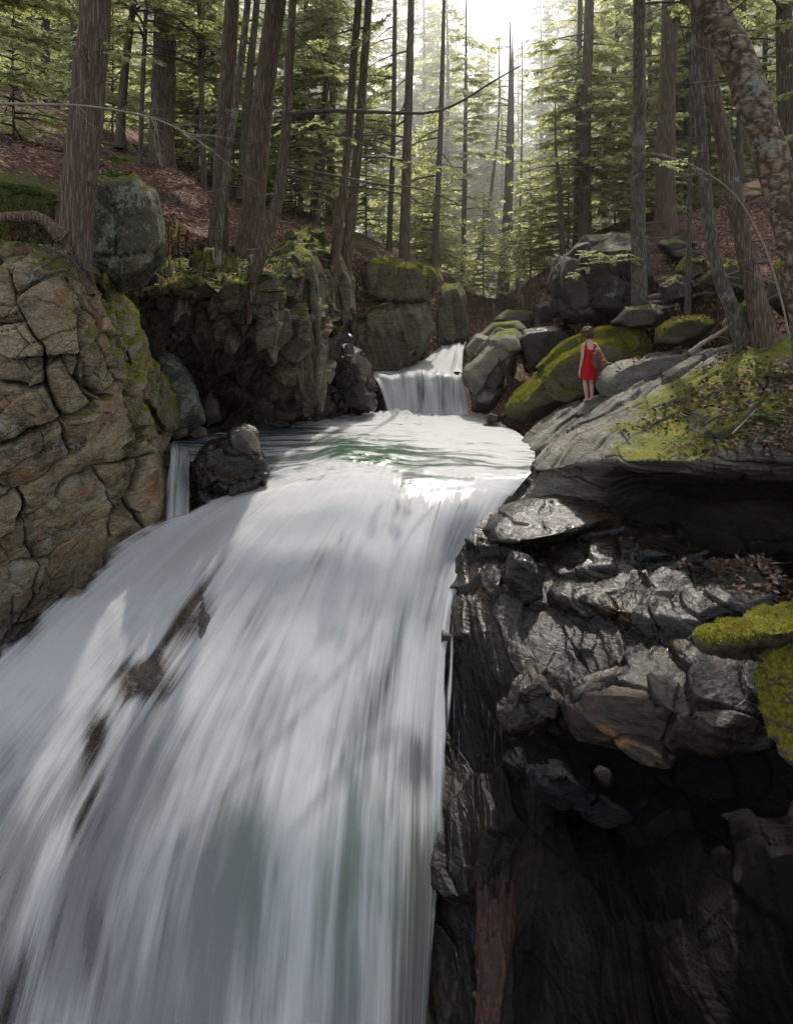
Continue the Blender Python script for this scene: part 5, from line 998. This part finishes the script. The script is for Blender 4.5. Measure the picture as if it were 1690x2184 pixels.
def jv(p, *r, frm=None):
    bv.append(tuple(p) + (tuple(r) if len(r) > 1 else (r[0], r[0]))); i = len(bv) - 1
    if frm is not None: be.append((frm, i))
    return i
pel = jv((.02, 0, .84), .125, .10); wa = jv((.015, 0, 1.00), .100, .080, frm=pel); ch = jv((.01, .01, 1.17), .120, .088, frm=wa); cb = jv((.01, .0, 1.275), .085, .062, frm=ch)
nk = jv((.0, .01, 1.36), .045, .045, frm=cb); h0 = jv((-.01, .03, 1.42), .060, .066, frm=nk); h1 = jv((-.012, .035, 1.50), .078, .090, frm=h0); h2 = jv((-.012, .03, 1.575), .058, .068, frm=h1)
nose = jv((-.02, .135, 1.485), .013, frm=h1)
for pts in ([(-.115, 0, 1.265, .045), (-.138, -.01, 1.14, .040), (-.150, -.02, 1.0, .035), (-.165, 0, .86, .031), (-.185, .03, .72, .023), (-.190, .04, .66, .030)],
            [(.155, .0, 1.265, .045), (.225, .01, 1.16, .040), (.300, .02, 1.05, .035), (.375, .06, .955, .030), (.445, .10, .865, .022), (.490, .12, .845, .028)]):
    pr = cb
    for x, y, z, r in pts: pr = jv((x, y, z), r, frm=pr)
    x, y, z, _ = pts[-1]; left = x < 0
    for k in range(4):
        o_ = (k - 1.5) * .017; ln = (.072, .082, .078, .060)[k]
        if left: a = (x - .004, y + o_, z - .040); b = (x - .002, y + o_ * 1.1 + .006, z - .040 - ln * .55); c = (x + .012, y + o_ * 1.1 + .008, z - .040 - ln)
        else: a = (x + .040, y + o_, z + .002); b = (x + .040 + ln * .55, y + o_ * 1.2, z + .002); c = (x + .040 + ln, y + o_ * 1.3, z - .012)
        q = jv(a, .0095, frm=pr); q = jv(b, .0088, frm=q); jv(c, .0075, frm=q)
    th = jv((x + (.004 if left else .012), y + .034, z - (.020 if left else -.004)), .010, frm=pr); jv((x + (.008 if left else .045), y + .058, z - (.055 if left else .010)), .0085, frm=th)
for pts in ([(-.055, 0, .76, .088), (-.066, .01, .60, .074), (-.070, .02, .43, .052), (-.062, .0, .30, .052), (-.045, -.01, .14, .036), (-.035, -.005, .07, .034)],
            [(.085, 0, .76, .088), (.078, .0, .60, .074), (.062, .01, .43, .054), (.066, -.02, .30, .055), (.062, -.03, .14, .037), (.058, -.03, .07, .035)]):
    pr = pel
    for x, y, z, r in pts: pr = jv((x, y, z), r, frm=pr)
    x, y, z, _ = pts[-1]; jv((x, y - .035, .032), .028, frm=pr); q = jv((x, y + .07, .040), .034, .026, frm=pr); jv((x - .01, y + .145, .022), .034, .018, frm=q)
skin_obj('body', bv, be, MAT['skin'], per, 2)
# dress: rings round the body
rings = [(.50, .026, 0, .180, .145), (.56, .025, 0, .170, .138), (.70, .023, 0, .160, .130), (.82, .02, 0, .150, .122), (.93, .017, 0, .122, .104), (1.00, .015, 0, .114, .098), (1.10, .012, .005, .128, .108), (1.18, .012, .01, .138, .112), (1.225, .012, .01, .132, .104)]
nr_ = spline(np.array(rings), 40); th = np.linspace(0, 2 * math.pi, 64, endpoint=False); V = []
for z, cx, cy, a, b in nr_:
    fold = 1 + .035 * sstep(.85, .45, z) * np.sin(9 * th + 1.3) + .012 * np.sin(4 * th + z * 9)
    dip = np.where(np.sin(th) < 0, -.07, -.03) * sstep(1.12, 1.225, z) * np.abs(np.sin(th)) ** 2
    V.append(np.stack([cx + a * np.cos(th) * fold, cy + b * np.sin(th) * fold, z + dip + .012 * sstep(.6, .45, z) * np.sin(3 * th)], 1))
V = np.concatenate(V); i = (np.arange(39)[:, None] * 64); j = np.arange(64)[None]; q = np.stack([(i + j).ravel(), (i + (j + 1) % 64).ravel(), (i + 64 + (j + 1) % 64).ravel(), (i + 64 + j).ravel()], 1)
dr = link('dress', fast_mesh('dress', V, q, [MAT['dress']]), per); sol = dr.modifiers.new('Solidify', 'SOLIDIFY'); sol.thickness = .006
for sx in (-1, 1):
    pa = spline(np.array([(.012 + sx * .075, -.075, 1.15), (.012 + sx * .085, -.07, 1.24), (.01 + sx * .088, -.03, 1.315), (.01 + sx * .088, .03, 1.31), (.012 + sx * .08, .09, 1.20)]), 20)
    V, q = tube(pa, .010, 8); link('dress_strap', fast_mesh('dress_strap', V, q, [MAT['dress']]), dr)
Dn, Fc = ico(5); hv = Dn * np.array((.122, .118, .122)); hv = hv * (1.17 + .28 * fbm(hv * 26, 2, 3) + .14 * fbm(hv * 11, 2, 8))[:, None] + np.array((-.014, -.005, 1.515))
front = hv[:, 1] > .06; hv[:, 1] = np.where(front & (hv[:, 2] < 1.55), .06 + (hv[:, 1] - .06) * .15, hv[:, 1]); hv[:, 2] = np.where(hv[:, 2] < 1.43, 1.43 - (1.43 - hv[:, 2]) * .8, hv[:, 2])
link('hair', fast_mesh('hair', hv, Fc, [MAT['hair']]), per)
for sx in (-1, 1):
    ev, ef = ico(2); link('eye', fast_mesh('eye', ev * .010 + np.array((-.016 + sx * .028, .118, 1.505)), ef, [MAT['eye']]), per)
ev, ef = ico(2); link('mouth', fast_mesh('mouth', ev * np.array((.022, .006, .007)) + np.array((-.018, .112, 1.448)), ef, [MAT['lip']]), per)
# backpack
bp = tag(empty('backpack', FOOT + np.array((.175, -.15, .74)), R(8)), 'brown leather rucksack with blue strip and grey fluffy top on the person\'s back', 'backpack'); bp.rotation_euler = (0, R(-8), R(8))
def puff(name, c, size, mat, parent, k=5.0, ns=.04, seed=0):
    D_, F_ = ico(4); V = D_ / (np.abs(D_) ** k).sum(1, keepdims=True) ** (1 / k) * np.array(size) / 2; V = V * (1 + ns * fbm(V * 25, 2, seed))[:, None] + np.array(c)
    return link(name, fast_mesh(name, V, F_, [mat]), parent)
puff('pack_body', (0, 0, .17), (.22, .13, .34), MAT['leather'], bp)
puff('blue_strip', (-.02, -.062, .17), (.055, .022, .31), MAT['blue'], bp, 6)
puff('pocket', (-.095, -.045, .11), (.075, .09, .16), MAT['leather'], bp, 4, .06, 1); puff('pocket', (.085, -.055, .12), (.12, .10, .15), MAT['leather'], bp, 4, .08, 2)
puff('top_flap', (-.005, -.005, .335), (.21, .14, .06), MAT['leather'], bp, 4); puff('fluffy_top', (.04, -.02, .40), (.13, .11, .11), MAT['fur'], bp, 2.4, .25, 5)
for pts in ([(-.06, .05, .35), (-.10, .10, .47), (-.13, .17, .58), (-.12, .22, .55)], [(.06, .05, .36), (.07, .09, .45), (.03, .14, .55), (.0, .2, .58)]):
    V, q = tube(spline(np.array(pts), 16), .011, 6); link('strap', fast_mesh('strap', V, q, [MAT['leather']]), bp)

# ------------------------------------------------------------------ wood, ferns, litter
def wood(name, label, pts, r, mat='twig', cat='branch', sides=12, twigs=0, tl=.4, taper=.4, rough=.1, seed=1, ridge=0, wr=.006):
    global rng
    rng = np.random.default_rng(seed); p = spline(np.array([P(*q) for q in pts]), 50); base = p[0].copy(); p = p - base; mb = MB()
    V, q = tube(p, r * np.linspace(1, taper, 50), sides); cen = np.repeat(p, sides, 0); th = np.tile(np.arange(sides) * 2 * math.pi / sides, 50)
    k = 1 + rough * fbm(V * (1.2 / max(r, .02)) * np.array((1, 1, .3)), 3, seed)
    if ridge: k = k + ridge * (np.abs(((th * 4 / math.pi + .6 * fbm(cen * 4, 2, seed)) % 1) - .5) - .25) + ridge * .8 * fbm(np.stack([np.cos(th) * 2.5, np.sin(th) * 2.5, cen[:, 2] * 1.2], 1), 3, seed)
    V = cen + (V - cen) * k[:, None]
    if ridge:   # splintered end
        n0 = np.arange(len(V)) < sides * 4; V[n0, 2] += (.16 * pnoise(np.stack([np.cos(th) * 2.2, np.sin(th) * 2.2, th * 0], 1), seed + 3) * 3)[n0]
    mb.add(V, q, 0, .3)
    for a in range(twigs):
        i = rng.integers(8, 49); d = unit(unit(p[min(i + 1, 49)] - p[i - 1]) * .8 + rng.normal(0, .6, 3)); L = tl * rng.uniform(.4, 1.2)
        tp = spline(np.array([p[i], p[i] + d * L * .5 + rng.normal(0, .04, 3), p[i] + d * L + np.array((0, 0, -.12 * L)) + rng.normal(0, .05, 3)]), 8); Vt, qt = tube(tp, wr * np.linspace(1, .3, 8), 5); mb.add(Vt, qt, 0, .3)
        for b in range(3):
            e = tp[rng.integers(3, 7)]; sticks(mb, e, e + unit(d + rng.normal(0, .6, 3)) * L * rng.uniform(.25, .6), wr * .45, 0)
    o = link(name, mb.mesh(name, [MAT[mat]]), center=False); o.location = base; return tag(o, label, cat)
wood('dead_branch', 'long dead branch reaching in from the left edge across the foreground trunk', [(-60,222,8.6),(60,222,8.6),(180,226,8.5),(290,243,8.4),(360,265,8.3),(430,305,8.2),(480,345,8.2)], .020, 'twig_pale', 'branch', 10, 26, .55, .15, .1, 3, wr=.0045)
wood('dead_branch', 'thin dead branch slanting up behind the foreground trunk at left', [(-40,250,9.8),(40,330,9.9),(100,395,10.0)], .012, 'twig', 'branch', 8, 12, .5, .3, .1, 8, wr=.004)
wood('bare_sapling', 'pale bare sapling curving up beside the birch', [(1680,712,9.6),(1662,630,9.6),(1622,510,9.6),(1560,410,9.6),(1470,350,9.7),(1400,330,9.8),(1365,324,9.85)], .015, 'twig_pale', 'sapling', 10, 10, .5, .25, .1, 4, wr=.005)
wood('fallen_branch', 'pale fallen branch propped on the moss behind the grey boulder', [(1470,752,13.0),(1500,730,12.9),(1540,706,12.8),(1580,678,12.6)], .045, 'twig_pale', 'branch', 10, 2, .3, .6, .1, 5)
wood('fallen_branch', 'dark fallen branch lying up the slope behind the rough leaning trunk', [(1595,665,12.4),(1640,640,12.2),(1700,610,12.0),(1780,575,11.8)], .05, 'twig', 'branch', 10, 3, .4, .6, .1, 6)
wood('stick', 'crooked stick lying on the mossy ledge', [(1500,905,10.0),(1530,888,10.05),(1560,882,10.1),(1592,862,10.1)], .025, 'twig', 'stick', 8, 3, .25, .4, .1, 7)
wood('stick', 'thin pale stick lying on the ledge right of the crooked one', [(1560,925,9.4),(1590,895,9.6),(1612,872,9.8)], .012, 'twig_pale', 'stick', 8, 3, .25, .4, .1, 17, wr=.004)
def splintered_log(label, pieces, mat):
    Vs, Fs, off, base = [], [], 0, P(*pieces[0][0][0])
    for k, (pts, r, top) in enumerate(pieces):
        n, sd_ = 90, 56; p = spline(np.array([P(*q) for q in pts]), n) - base; rr = r * (1 + .22 * np.sin(np.linspace(0, 5, n) + k) * np.linspace(.3, 1, n)); V, q = tube(p, rr, sd_)
        th = np.tile(np.arange(sd_) * 2 * math.pi / sd_, n); cen = np.repeat(p, sd_, 0); s_ = np.repeat(np.linspace(0, 1, n), sd_)
        grain = fbm(np.stack([np.cos(th) * 3.2, np.sin(th) * 3.2, s_ * 2.0 + k * 5], 1), 4, 5 + k); knot = np.exp(-((s_ - .42) / .07) ** 2 - ((np.cos(th - 4.2) - 1) / .35) ** 2)
        V = cen + (V - cen) * (1 + .34 * grain - .15 * np.abs(pnoise(np.stack([np.cos(th) * 7, np.sin(th) * 7, s_ * 1.5], 1), 9 + k)) + .45 * knot)[:, None]
        V[:, 2] += (1 - sstep(0, .16, s_)) * top * (.4 + 1.3 * fbm(np.stack([np.cos(th) * 2.4, np.sin(th) * 2.4, th * 0 + k], 1), 3, 21 + k)) - (1 - sstep(0, .02, s_)) * .03
        V = np.concatenate([V, [p[0] + np.array((0, 0, -.12))]]); fan = np.array([[len(V) - 1, (a + 1) % sd_, a, a] for a in range(sd_)])
        Vs.append(V); Fs.append((q + off, fan[:, :3] + off)); off += len(V)
    o = link('broken_log', fast_mesh('broken_log', np.concatenate(Vs), [np.concatenate([f[0] for f in Fs]), np.concatenate([f[1] for f in Fs])], [MAT[mat]]), center=False); o.location = base
    return tag(o, label, 'log')
splintered_log('splintered red-brown log wedged upright beside the bottom of the waterfall', [([(1050,1905,6.72),(1048,1980,6.58),(1052,2050,6.42),(1040,2180,6.14),(1030,2400,5.7)], .125, .16), ([(1078,1898,6.78),(1076,1980,6.62),(1066,2060,6.46),(1050,2200,6.16),(1040,2400,5.8)], .085, .22), ([(1022,1890,6.8),(1030,1950,6.66),(1034,2040,6.46),(1026,2200,6.12)], .045, .20)], 'wood')
wood('driftwood', 'broken driftwood jammed beside the leaning grey rock', [(1068,775,18.2),(1080,800,18.1),(1098,838,18.0)], .10, 'wood', 'driftwood', 16, 10, .5, .6, .3, 10, .2, wr=.03)
wood('driftwood', 'weathered orange wood caught on the ledge of the stream wall', [(786,664,19.6),(800,655,19.6),(832,646,19.6)], .05, 'wood', 'driftwood', 12, 6, .4, .4, .3, 11, wr=.015)
wood('dead_branch', 'forked dead stem hanging under the roots of the curved thin trunk', [(628,640,14.6),(640,610,14.8),(652,570,15.0)], .07, 'bark', 'branch', 12, 3, .4, .5, .2, 12)
wood('root_tangle', 'pale roots hanging over the tan cliff edge below the foreground trunk', [(100,525,8.9),(130,540,8.75),(160,560,8.7),(172,600,8.75)], .03, 'twig', 'roots', 8, 26, .45, .3, .2, 13, wr=.006)
def fern(label, foot, n, L, seed, name='fern', mat='fern'):
    global rng
    rng = np.random.default_rng(seed); mb = MB()
    for k in range(n):
        az = k * 6.283 / n + rng.uniform(-.3, .3); l = L * rng.uniform(.7, 1.15); s = np.linspace(0, 1, 12); d = np.array((math.cos(az), math.sin(az), 0)); p = (l * s * (.95))[:, None] * d; p[:, 2] = l * (.75 * s - .75 * s * s)
        V, q = tube(p, .004 * np.linspace(1, .4, 12), 4); mb.add(V, q, 0, .3)
        j = np.repeat(np.linspace(.12, .98, 24), 2); i = np.clip((j * 11).astype(int), 0, 10); f = (j * 11 - i)[:, None]; B = p[i] * (1 - f) + p[i + 1] * f; T = unit(p[i + 1] - p[i])
        H = unit(np.cross(T, np.array((0, 0, 1.0)))); sg = np.tile([1.0, -1.0], 24)[:, None]; D_ = unit(H * sg + T * .45 + rng.normal(0, .08, (48, 3)))
        leaves(mb, B, D_, l * .30 * np.sin(np.clip(j * 1.05, 0, 1) * math.pi) ** .6 * (1.05 - .55 * j) + .01, .012 + .02 * L * .4, rng.uniform(0, 1) * .6 + rng.uniform(0, .4, 48), 0, .15)
    o = link(name, mb.mesh(name, [MAT[mat]]), center=False); o.location = foot; return tag(o, label, 'fern')
_deps = None
from mathutils.bvhtree import BVHTree
def bvh_of(names):
    V, Fp = [], []; off = 0
    for o in list(COL.objects):
        if o.type == 'MESH' and o.parent is None and any(o.name.split('.')[0] == n for n in names):
            me = o.data; n = len(me.vertices); co = np.empty(n * 3, np.float32); me.vertices.foreach_get('co', co); V.append(co.reshape(-1, 3) + np.array(o.location, np.float32))
            for p in me.polygons: Fp.append([off + i for i in p.vertices])
            off += n
    return BVHTree.FromPolygons(np.concatenate(V).tolist(), Fp)
gzone = BVH = bvh_of(['ground', 'rock_ledge', 'rock_overhang', 'boulder', 'rock_slab', 'wet_cliff'])
def drop(x, y, z=30.0):
    h = BVH.ray_cast(Vector((x, y, z)), Vector((0, 0, -1))); return h[0], h[1]
for k, (px, py, D, n, L, lab) in enumerate([(70,420,10.2,9,.42,'fern on the mossy bank at the far left'), (25,405,10.0,8,.40,'fern at the left edge of the picture'), (115,440,9.8,8,.36,'fern beside the root of the foreground trunk'), (232,372,11.2,9,.40,'fern on top of the lichen-crusted boulder, left one'), (285,385,11.3,9,.36,'bright fern on top of the lichen-crusted boulder, right one'),
      (1645,815,9.6,9,.40,'green fern among dead leaves at the right edge'), (1675,760,10.3,8,.36,'fern below the rough leaning trunk'), (580,590,13.6,9,.42,'fern on the cliff edge beside the curved thin trunk'), (512,600,13.4,8,.36,'fern on the cliff edge left of the curved thin trunk'), (95,520,9.2,7,.3,'small fern hanging over the top of the tan cliff'), (250,345,11.8,8,.4,'sunlit fern behind the lichen-crusted boulder')]):
    q = P(px, py, D); h, nn = drop(q[0], q[1]); z = h.z if h else q[2]
    if abs(z - q[2]) > .9: z = q[2]
    fern(lab, (q[0], q[1], z - .02), n, L, 60 + k)
# moss has a pile: short soft shoots over the mossiest stones
MAT['moss_shoots'] = leaf_mat('moss_shoots', (.08, .09, .008), (.36, .32, .025), (.34, .32, .04), .4)
def moss_pile(label_part, n, ln, nzmin, seed):
    o = [q for q in COL.objects if q.get('label', '').startswith(label_part)][0]; rg = np.random.default_rng(seed); me = o.data
    co = np.empty(len(me.vertices) * 3, np.float32); me.vertices.foreach_get('co', co); co = co.reshape(-1, 3).astype(float); f = np.array([p.vertices[:] for p in me.polygons])
    a, b, c = co[f[:, 0]], co[f[:, 1]], co[f[:, 2]]; fn = np.cross(b - a, c - a); ar = np.linalg.norm(fn, axis=1); fn = fn / (ar[:, None] + 1e-12)
    wgt = ar * sstep(nzmin, nzmin + .35, fn[:, 2] + .35 * fbm(a * 1.7 + np.array(o.location), 3, seed)); i = rg.choice(len(f), n, p=wgt / wgt.sum()); r1 = np.sqrt(rg.random(n))[:, None]; r2 = rg.random(n)[:, None]
    p = a[i] * (1 - r1) + b[i] * r1 * (1 - r2) + c[i] * r1 * r2; d = unit(fn[i] + rg.normal(0, .55, (n, 3))); mbm = MB()
    tint = np.clip(.5 + .9 * fbm(p * 2.2, 3, seed + 1) + rg.normal(0, .18, n), 0, 1); S = unit(np.cross(d, rg.normal(0, 1, (n, 3)))); l = (ln * rg.uniform(.5, 1.4, n))[:, None]
    V = np.stack([p - S * l * .28, p + S * l * .28, p + d * l], 1).reshape(-1, 3); mbm.add(V, np.arange(3 * n).reshape(n, 3), 0, np.repeat(tint, 3))
    link('moss', mbm.mesh('moss', [MAT['moss_shoots']], False), o)
moss_pile('rock ledge draped', 60000, .022, .0, 3); moss_pile('long leaning boulder', 30000, .035, .42, 4); moss_pile('steep mossy rib', 9000, .03, .25, 5); moss_pile('mossy rib', 9000, .03, .25, 6); moss_pile('square mossy block', 8000, .05, .5, 7); moss_pile('round mossy boulder', 8000, .035, .4, 8)
# fallen leaves and sticks: nobody could count them
rng = np.random.default_rng(77); lb, ld, sb, se = [], [], [], []
zones = [(1640,905,9.4,1.3,.7,1500),(1590,960,9.0,.8,.3,500),(1450,868,11.3,.9,.35,260),(1520,845,11.0,.8,.4,260),(1620,800,10.5,.9,.6,700),(1500,640,16,1.6,1.4,1500),(1540,560,18,1.8,1.5,1200),(1200,705,20.5,1.0,.7,350),(1400,755,14.4,.9,.3,160),
         (420,560,14,1.6,1.0,1500),(380,430,15,1.8,1.6,2200),(560,570,14.6,1.2,.6,700),(300,330,17,2.5,1.6,1800),(80,300,15,2.5,1.8,2000),(100,430,10.2,1.5,.8,500),(700,530,20,1.5,1.2,900),(850,560,22.5,1.5,.8,500),(1050,650,30,2.5,3,900),(1600,470,22,3,2,1200),(1640,1215,8.6,.5,.35,420),(1560,740,12.3,.7,.35,260)]
for (px, py, D, rx, ry, n) in zones:
    c = P(px, py, D)
    for k in range(n):
        x, y = c[0] + rng.normal(0, rx * .6), c[1] + rng.normal(0, ry * .6); h, nn = drop(x, y, c[2] + 1.6)
        if h is None or nn.z < .35 or abs(h.z - c[2]) > 1.6: continue
        if rng.random() < .05: 
            a = rng.uniform(0, 6.28); l = rng.uniform(.1, .45); sb.append((h.x, h.y, h.z + .015)); se.append((h.x + l * math.cos(a), h.y + l * math.sin(a), h.z + .02 + rng.uniform(0, .08)))
        else: lb.append((h.x, h.y, h.z + rng.uniform(.005, .03))); ld.append(unit(np.array((rng.normal(), rng.normal(), rng.normal(.15, .25)))))
mb = MB(); n = len(lb); leaves(mb, np.array(lb), np.array(ld), rng.uniform(.05, .115, n), rng.uniform(.015, .032, n), rng.uniform(0, 1, n) ** 1.6, 0, .5); sticks(mb, np.array(sb), np.array(se), .006, 1)
t = NT('dead_leaf'); ti = t.attr('tint'); t.n('ShaderNodeValue'); MAT['dead_leaf'] = t.end(t.bsdf(t.mix(ti, c4((.055, .024, .013)), c4((.34, .22, .15))), .8, None, .25))
tag(link('leaf_litter', mb.mesh('leaf_litter', [MAT['dead_leaf'], MAT['twig']], False)), 'loose brown leaves and twigs scattered over the ledges and forest floor', None, None, 'stuff')
